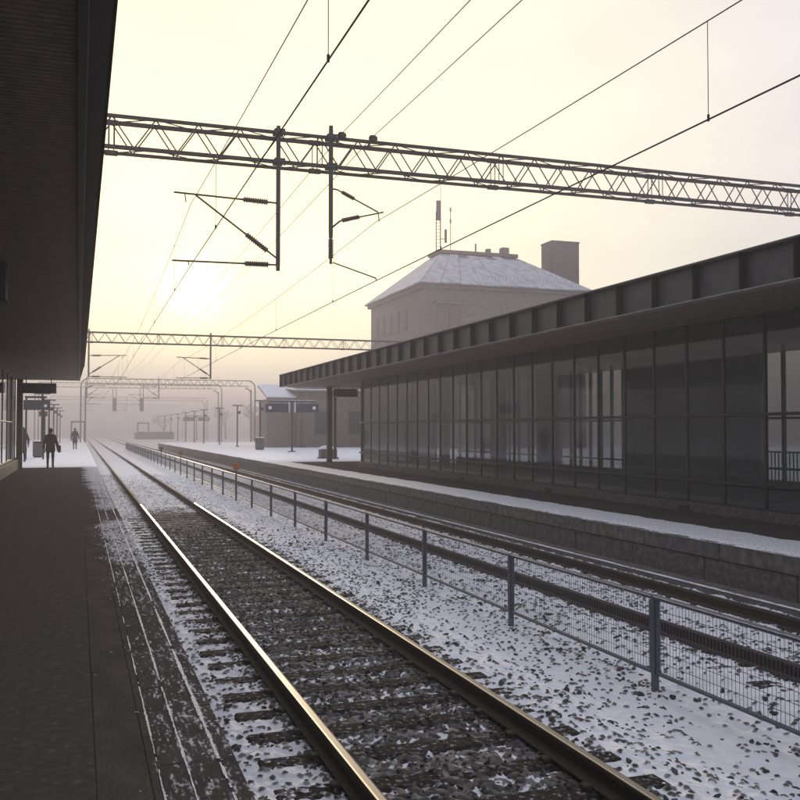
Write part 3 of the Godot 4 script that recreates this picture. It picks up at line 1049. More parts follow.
func gantries() -> void:
	# the near gantry
	var t := thing("catenary_gantry", "near steel lattice gantry spanning the tracks across the sky", "gantry", Vector3(0, 0, -22.4), "overhead line gantries")
	truss(t, -8.17, 24.2, 8.75, 9.47, 0.53, true)
	mast(t, -7.9, 9.5, -0.4, -0.27)
	mast(t, 23.9, 9.5, 0.55, -0.27)
	for p in [[4.5, 9.60, 6.08], [5.81, 9.74, 6.95]]:
		bar(t, "hanging_post", Vector3(p[0], p[2], 0.09), Vector3(p[0], p[1], 0.09), 0.092, 0.092, M.gantry)
		for y in [8.75, 9.47]:
			block(t, "clamp", Vector3(p[0] + 0.02, y, 0.0), Vector3(0.24, 0.13, 0.30), M.gantry, 0.015)
			rod(t, "clamp_bolt", Vector3(p[0] + 0.16, y - 0.09, 0.05), Vector3(p[0] + 0.16, y + 0.09, 0.05), 0.02, M.gantry)
	cantilever(t, 4.5, -1.0, 7.79, 6.19, 2.46, true)
	# the shorter double bracket on the second post, towards the far track
	var c := Node3D.new()
	c.name = "double_bracket"
	c.position = Vector3(5.81, 0, 0.09)
	t.add_child(c, true)
	insulator(c, Vector3(0, 6.96, 0), Vector3(0, 6.42, 0), 0.075)
	rod(c, "post_end", Vector3(0, 6.44, 0), Vector3(0, 6.32, 0), 0.035, M.gantry)
	rod(c, "upper_arm", Vector3(0.04, 8.18, 0), Vector3(0.16, 8.17, 0), 0.02, M.gantry)
	rod(c, "upper_arm", Vector3(0.16, 8.17, 0), Vector3(1.22, 7.69, 0), 0.018, M.gantry)
	insulator(c, Vector3(0.26, 8.13, 0), Vector3(0.62, 7.965, 0), 0.06)
	rod(c, "lower_arm", Vector3(0.03, 7.22, 0), Vector3(0.24, 7.40, 0), 0.024, M.gantry)
	rod(c, "lower_arm", Vector3(0.24, 7.40, 0), Vector3(1.36, 7.70, 0), 0.018, M.gantry)
	insulator(c, Vector3(0.26, 7.405, 0), Vector3(0.76, 7.54, 0), 0.065)
	rod(c, "wire_clamp", Vector3(1.22, 7.68, 0), Vector3(1.25, 7.46, 0), 0.013, M.gantry)
	rod(c, "registration_arm", Vector3(0.05, 6.36, 0), Vector3(1.16, 6.03, 0), 0.016, M.gantry)
	rod(c, "registration_arm", Vector3(1.16, 6.04, 0), Vector3(1.17, 5.96, 0), 0.014, M.gantry)
	# line insulators standing on the top chord
	for x in [6.12, 6.93]:
		rod(t, "line_insulator_stem", Vector3(x - 0.14, 9.36, 0.0), Vector3(x, 9.58, 0.0), 0.03, M.gantry)
		insulator(t, Vector3(x, 9.52, 0.12), Vector3(x, 9.62, -0.16), 0.085)
	# the next one
	t = thing("catenary_gantry", "second lattice gantry, pale in haze below the sun", "gantry", Vector3(0, 0, -74.0), "overhead line gantries")
	truss(t, -8.0, 27.3, 8.80, 9.55, 0.53, true)
	mast(t, -7.8, 9.6, -0.4, -0.27)
	mast(t, 27.0, 9.6, 0.55, -0.27)
	for p in [0.64, 9.64]:
		bar(t, "hanging_post", Vector3(p, 6.15, 0.09), Vector3(p, 9.75, 0.09), 0.12, 0.12, M.gantry)
	cantilever(t, 0.64, 1.0, 7.83, 6.17, 2.7, false)
	cantilever(t, 9.64, -1.0, 7.80, 6.19, 2.6, false)
	# rounded portals farther on
	var spec := [[125.0, 0.2, 22.2, 8.68, "third gantry, a rounded steel portal fading into the haze"], [156.0, -6.5, 22.2, 9.55, "fourth gantry carrying two hanging signals in the haze"], [212.0, -6.0, 27.0, 9.2, "fifth gantry, a faint portal in dense haze"], [275.0, -6.0, 28.6, 9.2, "sixth and faintest gantry in the haze"]]
	for s in spec:
		t = thing("catenary_gantry", s[4], "gantry", Vector3(0, 0, -s[0]), "overhead line gantries")
		var yt: float = s[3]
		for e in [[s[1], 1.0], [s[2], -1.0]]:
			for q in [0.0, 0.55]:
				bar(t, "leg", Vector3(e[0] + e[1] * q, -0.3, 0), Vector3(e[0] + e[1] * q, yt - 1.0 - q * 0.4, 0), 0.17, 0.17, M.gantry)
				# rounded corner
				var r: float = 1.0 - q * 0.4
				var prev := Vector3(e[0] + e[1] * q, yt - 1.0 - q * 0.4, 0)
				for k in range(1, 7):
					var an := PI * 0.5 * k / 6.0
					var nx := Vector3(e[0] + e[1] * (q + r * (1 - cos(an))), yt - 1.0 - q * 0.4 + r * sin(an) - q, 0)
					if k == 1:
						prev.y = minf(prev.y, nx.y)
					bar(t, "corner", prev, nx, 0.15, 0.15, M.gantry)
					prev = nx
		truss(t, s[1] + 0.8, s[2] - 0.8, yt - 0.72, yt, 0.5, false)
		for p in [0.9, 9.7]:
			bar(t, "hanging_post", Vector3(p, 6.1, 0.1), Vector3(p, yt + 0.2, 0.1), 0.13, 0.13, M.gantry)
		cantilever(t, 0.9, 1.0, 7.8, 6.2, 2.3, false)
		cantilever(t, 9.7, -1.0, 7.8, 6.2, 2.4, false)
	for s in [[5.3, "hanging rail signal left of its twin in the haze"], [9.45, "hanging rail signal right of its twin in the haze"]]:
		var g := thing("hanging_signal", s[1], "signal", Vector3(s[0], 5.1, -155.6), "signals hung over the line")
		block(g, "housing", Vector3(0, 1.05, 0), Vector3(0.62, 2.1, 0.35), M.dark_metal, 0.05)
		rod(g, "hanger", Vector3(-0.25, 2.05, 0), Vector3(-0.25, 3.75, 0), 0.05, M.gantry)
		rod(g, "hanger", Vector3(0.25, 2.05, 0), Vector3(0.25, 3.75, 0), 0.05, M.gantry)
		for k in 3:
			rod(g, "hood", Vector3(0, 0.45 + 0.6 * k, 0.17), Vector3(0, 0.45 + 0.6 * k, 0.42), 0.16, M.dark_metal)

func cable(called: String, label: String, pts: Array, r: float, group: String) -> MeshInstance3D:
	var st := begin()
	for k in pts.size() - 1:
		var a: Vector3 = pts[k]
		var b: Vector3 = pts[k + 1]
		var bs := along(b - a)
		for i in 6:
			var u := TAU * i / 6.0
			var v := TAU * (i + 1) / 6.0
			var p := (bs.x * cos(u) + bs.y * sin(u)) * r
			var q := (bs.x * cos(v) + bs.y * sin(v)) * r
			poly(st, [a + p, a + q, b + q, b + p], (p + q).normalized())
	var o := put(self, numbered(called), st.commit(), M.wire)
	tag(o, label, "wire", group)
	return o

func wires() -> void:
	var ds := [-29.2, 22.4, 74.0, 125.0, 156.0, 212.0, 275.0]
	var specs := [
		["near", [2.45, 2.44, 2.96, 2.7, 2.9, 2.5, 2.8], 6.10, 7.56, 0.50, "over the near track"],
		["far", [7.78, 7.0, 7.25, 7.5, 7.3, 7.6, 7.3], 5.98, 7.46, 0.30, "over the fenced off track"]]
	for s in specs:
		var cw := []
		var mw := []
		var dr := []
		for k in ds.size() - 1:
			var n := 24 if k < 2 else 12
			for i in n + (1 if k == ds.size() - 2 else 0):
				var f := float(i) / n
				var x: float = lerpf(s[1][k], s[1][k + 1], f)
				var d: float = lerpf(ds[k], ds[k + 1], f)
				var span: float = ds[k + 1] - ds[k]
				cw.append(Vector3(x, s[2] + 0.1 * 4 * f * (1 - f) * 0.6, -d))
				mw.append(Vector3(lerpf(s[1][k], s[1][k + 1], f) , s[3] - s[4] * 4 * f * (1 - f) * pow(span / 51.6, 2), -d))
			if k < 3:
				for q in 6:
					dr.append([k, (q + 0.5) / 6.0])
		var c := cable("contact_wire", "thin dark contact wire " + s[5], cw, 0.011, "contact wires")
		var m := cable("messenger_wire", "sagging upper carrier wire " + s[5], mw, 0.008, "carrier wires")
		for e in dr:
			var k: int = e[0]
			var f: float = e[1]
			var x: float = lerpf(s[1][k], s[1][k + 1], f)
			var d: float = lerpf(ds[k], ds[k + 1], f)
			var y0: float = s[2] + 0.24 * f * (1 - f)
			var y1: float = s[3] - s[4] * 4 * f * (1 - f)
			rod(m, "dropper", Vector3(x, y0, -d), Vector3(x, y1, -d), 0.005, M.wire)
			rod(m, "dropper_clip", Vector3(x, y0 - 0.02, -d), Vector3(x, y0 + 0.06, -d), 0.016, M.wire)
	for s in [[6.12, "bare feeder wire tied to the insulator beside the second hanging post", 9.62], [6.93, "bare feeder wire tied to the outer insulator on the near gantry", 9.62]]:
		var pts := []
		for k in ds.size() - 1:
			for i in 12:
				var f := i / 12.0
				pts.append(Vector3(s[0], s[2] - 0.35 * 4 * f * (1 - f), -lerpf(ds[k], ds[k + 1], f)))
		cable("feeder_wire", s[1], pts, 0.009, "feeder wires")

# ------------------------------------------------------------------ buildings behind
func buildings() -> void:
	var t := thing("station_building", "pale plastered station house with snowy hipped roof", "building", Vector3(27.74, 0.5, -75.0))
	var w := 15.6
	var dp := 15.4
	var ey := 14.15
	block(t, "wall", Vector3(w * 0.5, ey * 0.5, -dp * 0.5), Vector3(w, ey, dp), M.plaster, 0.03)
	block(t, "cornice", Vector3(w * 0.5, ey - 0.15, -dp * 0.5), Vector3(w + 0.6, 0.35, dp + 0.6), M.plaster, 0.05)
	# hipped roof
	var st := begin()
	var e := 0.55
	var a := [Vector3(-e, ey, e), Vector3(w + e, ey, e), Vector3(w + e, ey, -dp - e), Vector3(-e, ey, -dp - e)]
	var ry := 18.2
	var r := [Vector3(4.2, ry, -6.6), Vector3(11.6, ry, -6.6), Vector3(11.6, ry, -9.0), Vector3(4.2, ry, -9.0)]
	var up := Vector3.UP
	for k in 4:
		var q := (k + 1) % 4
		var n: Vector3 = (a[q] - a[k]).cross(r[k] - a[k]).normalized()
		if n.y < 0:
			n = -n
		poly(st, [a[k], a[q], r[q], r[k]], n)
	poly(st, r, up)
	poly(st, a, -up)
	var roof := put(t, "roof", st.commit(), M.roof_sheet)
	# snow lying on the roof planes, a little inside their edges, in seam wide strips
	for k in 4:
		var q := (k + 1) % 4
		var n: Vector3 = (a[q] - a[k]).cross(r[k] - a[k]).normalized()
		if n.y < 0:
			n = -n
		var strips := 9
		for i in strips:
			var f0 := (i + 0.012) / strips
			var f1 := (i + 0.988) / strips
			var hi := 0.90 + 0.07 * sin(i * 2.3 + k)
			var lo := 0.01 + 0.01 * sin(i * 1.7)
			var b0: Vector3 = a[k].lerp(a[q], f0)
			var b1: Vector3 = a[k].lerp(a[q], f1)
			var c0: Vector3 = r[k].lerp(r[q], f0)
			var c1: Vector3 = r[k].lerp(r[q], f1)
			var s2 := begin()
			var bt := [b0.lerp(c0, lo), b1.lerp(c1, lo), b1.lerp(c1, hi), b0.lerp(c0, hi)]
			var tp := []
			for v in bt:
				tp.append(v + n * 0.10)
			poly(s2, tp, n)
			for m in 4:
				var mm := (m + 1) % 4
				var side: Vector3 = (bt[mm] - bt[m]).cross(n).normalized()
				if side.dot(bt[m] - (bt[0] + bt[2]) * 0.5) < 0:
					side = -side
				poly(s2, [bt[m], bt[mm], tp[mm], tp[m]], side)
			put(roof, "snow_strip", s2.commit(), M.roof_snow)
	block(roof, "ridge_cap", Vector3(7.9, ry + 0.15, -7.8), Vector3(8.2, 0.35, 2.9), M.brick, 0.05)
	for v in [[11.0, 0.75, 0.75], [9.3, 0.55, 0.45], [8.0, 1.0, 0.14]]:
		block(roof, "roof_vent", Vector3(v[0], ry + 0.3 + v[1] * 0.5, -7.4), Vector3(v[2], v[1], v[2]), M.plaster, 0.05)
	for k in 26:
		rod(roof, "snow_guard_post", Vector3(6.2 + k * 0.36, 14.86, -0.55), Vector3(6.2 + k * 0.36, 15.25, -0.55), 0.014, M.roof_sheet)
	# windows of the track side and of the end wall
	for row in 3:
		for k in 5:
			var z := -(2.2 + 2.1 * k) - 2.6
			var y := 11.7 - 3.9 * row
			if row == 0 or k % 2 == 0:
				var wd := block(t, "window", Vector3(0.04, y, z), Vector3(0.16, 1.75, 0.85), M.window, 0.01)
				block(wd, "window_sill", Vector3(-0.05, -0.93, 0), Vector3(0.30, 0.08, 1.05), M.plaster, 0.01)
				block(wd, "window_bar", Vector3(-0.075, 0, 0), Vector3(0.03, 1.74, 0.06), M.plank, 0.004)
	for row in 3:
		for k in 4:
			if row == 0 and k > 0:
				continue
			var x := 2.3 + 3.7 * k
			var y := 11.0 - 3.7 * row
			var wd := block(t, "window", Vector3(x, y, -0.04), Vector3(2.3, 2.6, 0.16), M.brick if row == 0 else M.window, 0.01)
			block(wd, "window_head", Vector3(0, 1.62, 0.04), Vector3(2.9, 0.22, 0.30), M.plaster, 0.02)
			block(wd, "window_bar", Vector3(0, 0, 0.075), Vector3(0.08, 2.58, 0.03), M.plank, 0.004)
	# mast and aerials on the roof
	var an := thing("antenna_mast", "thin lattice antenna mast on the station roof ridge", "antenna", Vector3(32.15, 18.95, -83.0))
	for s in [-0.22, 0.22]:
		bar(an, "mast_leg", Vector3(s, 0, 0), Vector3(s, 4.0, 0), 0.07, 0.07, M.dark_metal)
	for k in 12:
		bar(an, "rung", Vector3(-0.22, 0.3 + k * 0.32, 0), Vector3(0.22, 0.42 + k * 0.32, 0), 0.04, 0.04, M.dark_metal)
	block(an, "antenna_panel", Vector3(0.02, 4.1, 0), Vector3(0.42, 1.9, 0.25), M.lamp_head, 0.05)
	block(an, "side_antenna", Vector3(0.75, 1.7, 0), Vector3(0.22, 1.3, 0.2), M.lamp_head, 0.05)
	bar(an, "side_arm", Vector3(0.2, 1.4, 0), Vector3(0.75, 1.4, 0), 0.06, 0.06, M.dark_metal)
	var a2 := thing("whip_antenna", "slender whip antenna beside the mast on the station roof", "antenna", Vector3(33.4, 18.95, -83.0))
	rod(a2, "rod", Vector3.ZERO, Vector3(0, 4.3, 0), 0.035, M.lamp_head)
	rod(a2, "tip", Vector3(0, 3.0, 0), Vector3(0, 3.35, 0), 0.08, M.lamp_head)
	rod(a2, "tip", Vector3(0, 4.1, 0), Vector3(0, 4.45, 0), 0.08, M.lamp_head)
	# broad chimney tower
	var ch := thing("chimney_tower", "broad dark rectangular chimney rising behind the station roof", "chimney", Vector3(47.3, 0.3, -87.0))
	block(ch, "shaft", Vector3(0, 10.6, 0), Vector3(3.15, 21.2, 2.4), M.chimney, 0.05)
	block(ch, "shaft_step", Vector3(-1.65, 10.4, 0.2), Vector3(0.22, 20.8, 1.8), M.chimney, 0.04)
	block(ch, "cap", Vector3(0, 21.25, 0), Vector3(3.25, 0.16, 2.5), M.chimney, 0.03)
	# low wing near the platform
	var ax := thing("annex_building", "brownish low annex with snow on its lean roof behind the platform signs", "building", Vector3(18.8, 0.5, -84.0))
	block(ax, "wall", Vector3(6.0, 2.9, -7.0), Vector3(12.0, 5.8, 14.0), M.plaster, 0.03)
	var rf := slope_roof(ax, Vector3(-0.4, 5.3, 0.4), Vector3(12.4, 6.4, -14.4))
	rf.name = "roof"
	for k in 3:
		var wd := block(ax, "window", Vector3(2.2 + 3.2 * k, 2.4, -0.03), Vector3(1.2, 2.0, 0.14), M.window, 0.01)
		block(wd, "window_sill", Vector3(0, -1.06, 0.06), Vector3(1.4, 0.08, 0.2), M.concrete, 0.01)
	block(ax, "wing_wall", Vector3(-1.35, 2.25, -2.6), Vector3(2.7, 4.5, 4.0), M.plaster, 0.03)
	var wr := slope_roof(ax, Vector3(-2.75, 4.62, -0.3), Vector3(-0.02, 5.9, -5.0))
	wr.name = "wing_roof"
	block(ax, "drain_pipe", Vector3(0.35, 2.7, 0.08), Vector3(0.12, 5.3, 0.12), M.concrete_dark, 0.03)
	block(ax, "door", Vector3(9.6, 1.2, -0.02), Vector3(1.1, 2.3, 0.12), M.plank, 0.01)
	var fs := thing("far_shed", "faint long shed in the haze behind the far platform lamps", "building", Vector3(30.0, 0.3, -150.0))
	block(fs, "wall", Vector3(14, 2.2, -10), Vector3(28, 4.4, 20), M.brick, 0.05)
	slope_roof(fs, Vector3(-0.6, 4.4, 0.6), Vector3(28.6, 6.5, -20.6)).name = "roof"

func slope_roof(t: Node3D, lo: Vector3, hi: Vector3) -> MeshInstance3D:
	# a shed roof that rises towards the back, with a cover of snow
	var st := begin()
	var a := [Vector3(lo.x, lo.y, lo.z), Vector3(hi.x, lo.y, lo.z), Vector3(hi.x, hi.y, hi.z), Vector3(lo.x, hi.y, hi.z)]
	var n: Vector3 = (a[1] - a[0]).cross(a[3] - a[0]).normalized()
	if n.y < 0:
		n = -n
	var b := []
	var c := []
	for v in a:
		b.append(v - n * 0.12)
		c.append(v + n * 0.10)
	for q in [[a, b, n]]:
		poly(st, q[0], n)
		poly(st, q[1], -n)
	for k in 4:
		var m := (k + 1) % 4
		var s: Vector3 = (a[m] - a[k]).cross(n).normalized()
		if s.dot(a[k] - (a[0] + a[2]) * 0.5) < 0:
			s = -s
		poly(st, [a[k], a[m], b[m], b[k]], s)
	var o := put(t, "roof_sheet", st.commit(), M.roof_sheet)
	var s2 := begin()
	poly(s2, c, n)
	for k in 4:
		var m := (k + 1) % 4
		var s: Vector3 = (a[m] - a[k]).cross(n).normalized()
		if s.dot(a[k] - (a[0] + a[2]) * 0.5) < 0:
			s = -s
		poly(s2, [a[k] + n * 0.003, a[m] + n * 0.003, c[m], c[k]], s)
	put(o, "roof_snow", s2.commit(), M.snow)
	return o

# ------------------------------------------------------------------ things on the platforms
func lamp(label: String, at: Vector3, h: float, turn := 0.0) -> void:
	var t := thing("platform_lamp", label, "lamp", at, "T headed platform lamps")
	t.rotation.y = turn
	rod(t, "pole", Vector3(0, 0, 0), Vector3(0, h, 0), 0.065, M.dark_metal)
	rod(t, "base_plate", Vector3(0, 0, 0), Vector3(0, 0.06, 0), 0.17, M.dark_metal)
	block(t, "lamp_head", Vector3(0, h + 0.02, 0), Vector3(0.95, 0.10, 0.24), M.lamp_head, 0.03)
	block(t, "loudspeaker", Vector3(0.17, h - 0.65, 0), Vector3(0.22, 0.26, 0.2), M.dark_metal, 0.03)
	block(t, "head_snow", Vector3(0, h + 0.085, 0), Vector3(0.9, 0.03, 0.2), M.snow, 0.012)

func double_sign(label: String, at: Vector3, h: float) -> void:
	var t := thing("platform_sign", label, "sign", at, "double platform signs")
	rod(t, "post", Vector3(0, 0, 0), Vector3(0, h, 0), 0.07, M.dark_metal)
	rod(t, "base_plate", Vector3(0, 0, 0), Vector3(0, 0.07, 0), 0.30, M.dark_metal)
	block(t, "cross_bar", Vector3(0, h - 0.03, 0), Vector3(3.5, 0.10, 0.10), M.dark_metal, 0.02)
	block(t, "bar_snow", Vector3(0, h + 0.035, 0), Vector3(3.45, 0.03, 0.09), M.snow, 0.01)
	for s in [-1.0, 1.0]:
		var b := block(t, "sign_board", Vector3(s * 1.12, h - 0.52, 0), Vector3(1.74, 0.58, 0.12), M.sign_blue, 0.04)
		block(b, "sign_frame", Vector3(-s * 0.90, 0.05, 0), Vector3(0.07, 0.74, 0.16), M.white, 0.02)
		block(b, "frame_edge", Vector3(0, -0.31, 0), Vector3(1.80, 0.04, 0.14), M.sign_grey, 0.01)
		rod(b, "round_mark", Vector3(s * 0.52, 0.0, 0.058), Vector3(s * 0.52, 0.0, 0.066), 0.13, M.white)
		rod(b, "hanger", Vector3(0.4, 0.28, 0), Vector3(0.4, 0.46, 0), 0.025, M.dark_metal)
		rod(b, "hanger", Vector3(-0.4, 0.28, 0), Vector3(-0.4, 0.46, 0), 0.025, M.dark_metal)

func bin(label: String, at: Vector3, s: Vector3, snow: bool) -> void:
	var t := thing("litter_bin", label, "bin", at)
	block(t, "body", Vector3(0, s.y * 0.5 + 0.03, 0), Vector3(s.x, s.y - 0.06, s.z), M.concrete_dark, 0.04)
	block(t, "lid", Vector3(0, s.y + 0.02, 0), Vector3(s.x * 1.06, 0.06, s.z * 1.06), M.dark_metal, 0.02)
	block(t, "foot", Vector3(0, 0.03, 0), Vector3(s.x * 0.8, 0.06, s.z * 0.8), M.dark_metal, 0.01)
	if snow:
		block(t, "lid_snow", Vector3(0, s.y + 0.085, 0), Vector3(s.x, 0.07, s.z), M.snow, 0.035)

func stair_house(label: String, at: Vector3, wall_len: float) -> void:
	var t := thing("stair_entrance", label, "entrance", at, "stair entrances in the haze")
	for x in [0.0, 1.75]:
		block(t, "frame_post", Vector3(x, 1.4, 0), Vector3(0.2, 2.8, 0.3), M.dark_metal, 0.02)
	block(t, "frame_head", Vector3(0.875, 2.72, 0), Vector3(1.95, 0.22, 0.36), M.dark_metal, 0.02)
	block(t, "side_wall", Vector3(-0.02, 0.55, -4.0), Vector3(0.2, 1.1, 7.6), M.concrete_dark, 0.02)
	if wall_len > 0:
		block(t, "parapet", Vector3(wall_len * 0.5, 0.62, 0.4), Vector3(wall_len, 1.25, 0.22), M.concrete_dark, 0.02)
		block(t, "parapet_snow", Vector3(wall_len * 0.5, 1.275, 0.4), Vector3(wall_len, 0.06, 0.2), M.snow, 0.02)

func platform_furniture() -> void:
	var ds := [90.0, 102.0, 111.5, 121.0, 131.0, 142.0, 153.0, 165.0]
	for k in ds.size():
		lamp("T headed lamp on the far platform, %s beyond the double sign" % ORD[k], Vector3(14.3 if k < 2 else 13.8, 0.59, -ds[k]), 3.9)
	lamp("T headed lamp rising behind the litter bin on the far platform", Vector3(14.2, 0.59, -77.5), 4.0)
	var ls := [62.0, 76.0, 90.0, 104.0, 120.0]
	for k in ls.size():
		lamp("T headed lamp on the near platform, %s beyond the canopy" % ORD[k], Vector3(-2.15, 0.59, -ls[k]), 3.85)
	double_sign("double dark platform sign on a T post in snow", Vector3(14.78, 0.59, -67.85), 3.75)
	double_sign("small faraway double sign among the far lamps", Vector3(17.2, 0.59, -148.0), 3.75)
	bin("grey box bin with snow on its lid on the far platform", Vector3(13.75, 0.58, -75.2), Vector3(0.66, 0.92, 0.5), true)
	bin("dark bin at the near platform edge of the canopy", Vector3(-2.3, 0.58, -60.0), Vector3(0.55, 0.9, 0.5), false)
	# planter and post under the end of the hall roof
	var p := thing("planter_bench", "dark slanting planter with snow on top beside the hall column", "planter", Vector3(13.4, 0.59, -52.0))
	block(p, "box", Vector3(0, 0.30, 0), Vector3(0.95, 0.48, 0.6), M.plank, 0.03)
	block(p, "foot", Vector3(0, 0.04, 0), Vector3(1.1, 0.08, 0.7), M.concrete_dark, 0.01)
	put(p, "snow_heap", dome(0.5, 0.22, 0.30), M.snow, Vector3(-0.05, 0.53, 0))
	var s := thing("canopy_sign", "dark blue sign hanging under the hall roof by its column", "sign", Vector3(13.1, 3.95, -47.2))
	block(s, "board", Vector3(0, 0.2, 0), Vector3(1.3, 0.42, 0.14), M.sign_blue, 0.02)
	rod(s, "hanger", Vector3(-0.4, 0.4, 0), Vector3(-0.4, 0.52, 0), 0.02, M.dark_metal)
	rod(s, "hanger", Vector3(0.4, 0.4, 0), Vector3(0.4, 0.52, 0), 0.02, M.dark_metal)
	s = thing("canopy_sign", "second dark sign under the hall roof, before the glass corner", "sign", Vector3(13.55, 3.86, -43.2))
	block(s, "board", Vector3(0, 0.2, 0), Vector3(1.35, 0.42, 0.14), M.sign_blue, 0.02)
	rod(s, "hanger", Vector3(-0.4, 0.4, 0), Vector3(-0.4, 0.6, 0), 0.02, M.dark_metal)
	rod(s, "hanger", Vector3(0.4, 0.4, 0), Vector3(0.4, 0.6, 0), 0.02, M.dark_metal)
	var po := thing("round_post", "slim round post standing beside the planter under the hall roof", "post", Vector3(13.45, 0.56, -50.6))
	rod(po, "pole", Vector3.ZERO, Vector3(0, 3.4, 0), 0.085, M.dark_metal)
	rod(po, "base_plate", Vector3.ZERO, Vector3(0, 0.06, 0), 0.22, M.dark_metal)
	rod(po, "cap", Vector3(0, 3.4, 0), Vector3(0, 3.46, 0), 0.10, M.dark_metal)
	# boards on the near platform beyond the roof
	var b := thing("notice_board", "grey notice board on two posts beyond the near canopy", "sign", Vector3(-2.22, 0.58, -56.0))
	block(b, "board", Vector3(0, 3.02, 0), Vector3(1.40, 0.55, 0.16), M.sign_grey, 0.03)
	block(b, "roof_bar", Vector3(-0.05, 3.46, 0), Vector3(1.15, 0.10, 0.3), M.dark_metal, 0.02)
	rod(b, "round_mark", Vector3(0.45, 2.98, 0.078), Vector3(0.45, 2.98, 0.088), 0.09, M.white)
	for x in [-0.55, 0.35]:
		rod(b, "post", Vector3(x, 0, -0.02), Vector3(x, 3.42, -0.02), 0.05, M.dark_metal)
	b = thing("notice_board", "small dark board on a post deeper along the near platform", "sign", Vector3(-2.35, 0.58, -70.0))
	block(b, "board", Vector3(0, 2.75, 0), Vector3(0.55, 0.36, 0.1), M.sign_grey, 0.02)
	rod(b, "post", Vector3(0.1, 0, -0.02), Vector3(0.1, 2.9, -0.02), 0.05, M.dark_metal)
	stair_house("stair entrance frame and parapet at the far platform end in haze", Vector3(9.3, 0.55, -163.0), 5.9)
	stair_house("faint door frame of a stair entrance on the near platform", Vector3(-1.0, 0.58, -142.0), 0.0)

func dome(rx: float, ry: float, rz: float) -> ArrayMesh:
	var st := begin()
	var n := 12
	for j in 5:
		for i in n:
			var q := []
			for k in [[i, j], [i + 1, j], [i + 1, j + 1], [i, j + 1]]:
				var a: float = TAU * k[0] / n
				var e: float = PI * 0.5 * k[1] / 5.0
				q.append(Vector3(cos(a) * cos(e) * rx, sin(e) * ry, sin(a) * cos(e) * rz))
			if j == 4:
				q.remove_at(3)
			var c: Vector3 = (q[0] + q[1] + q[2]) / 3.0
			poly(st, q, Vector3(c.x / (rx * rx), c.y / (ry * ry), c.z / (rz * rz)).normalized())
	return st.commit()

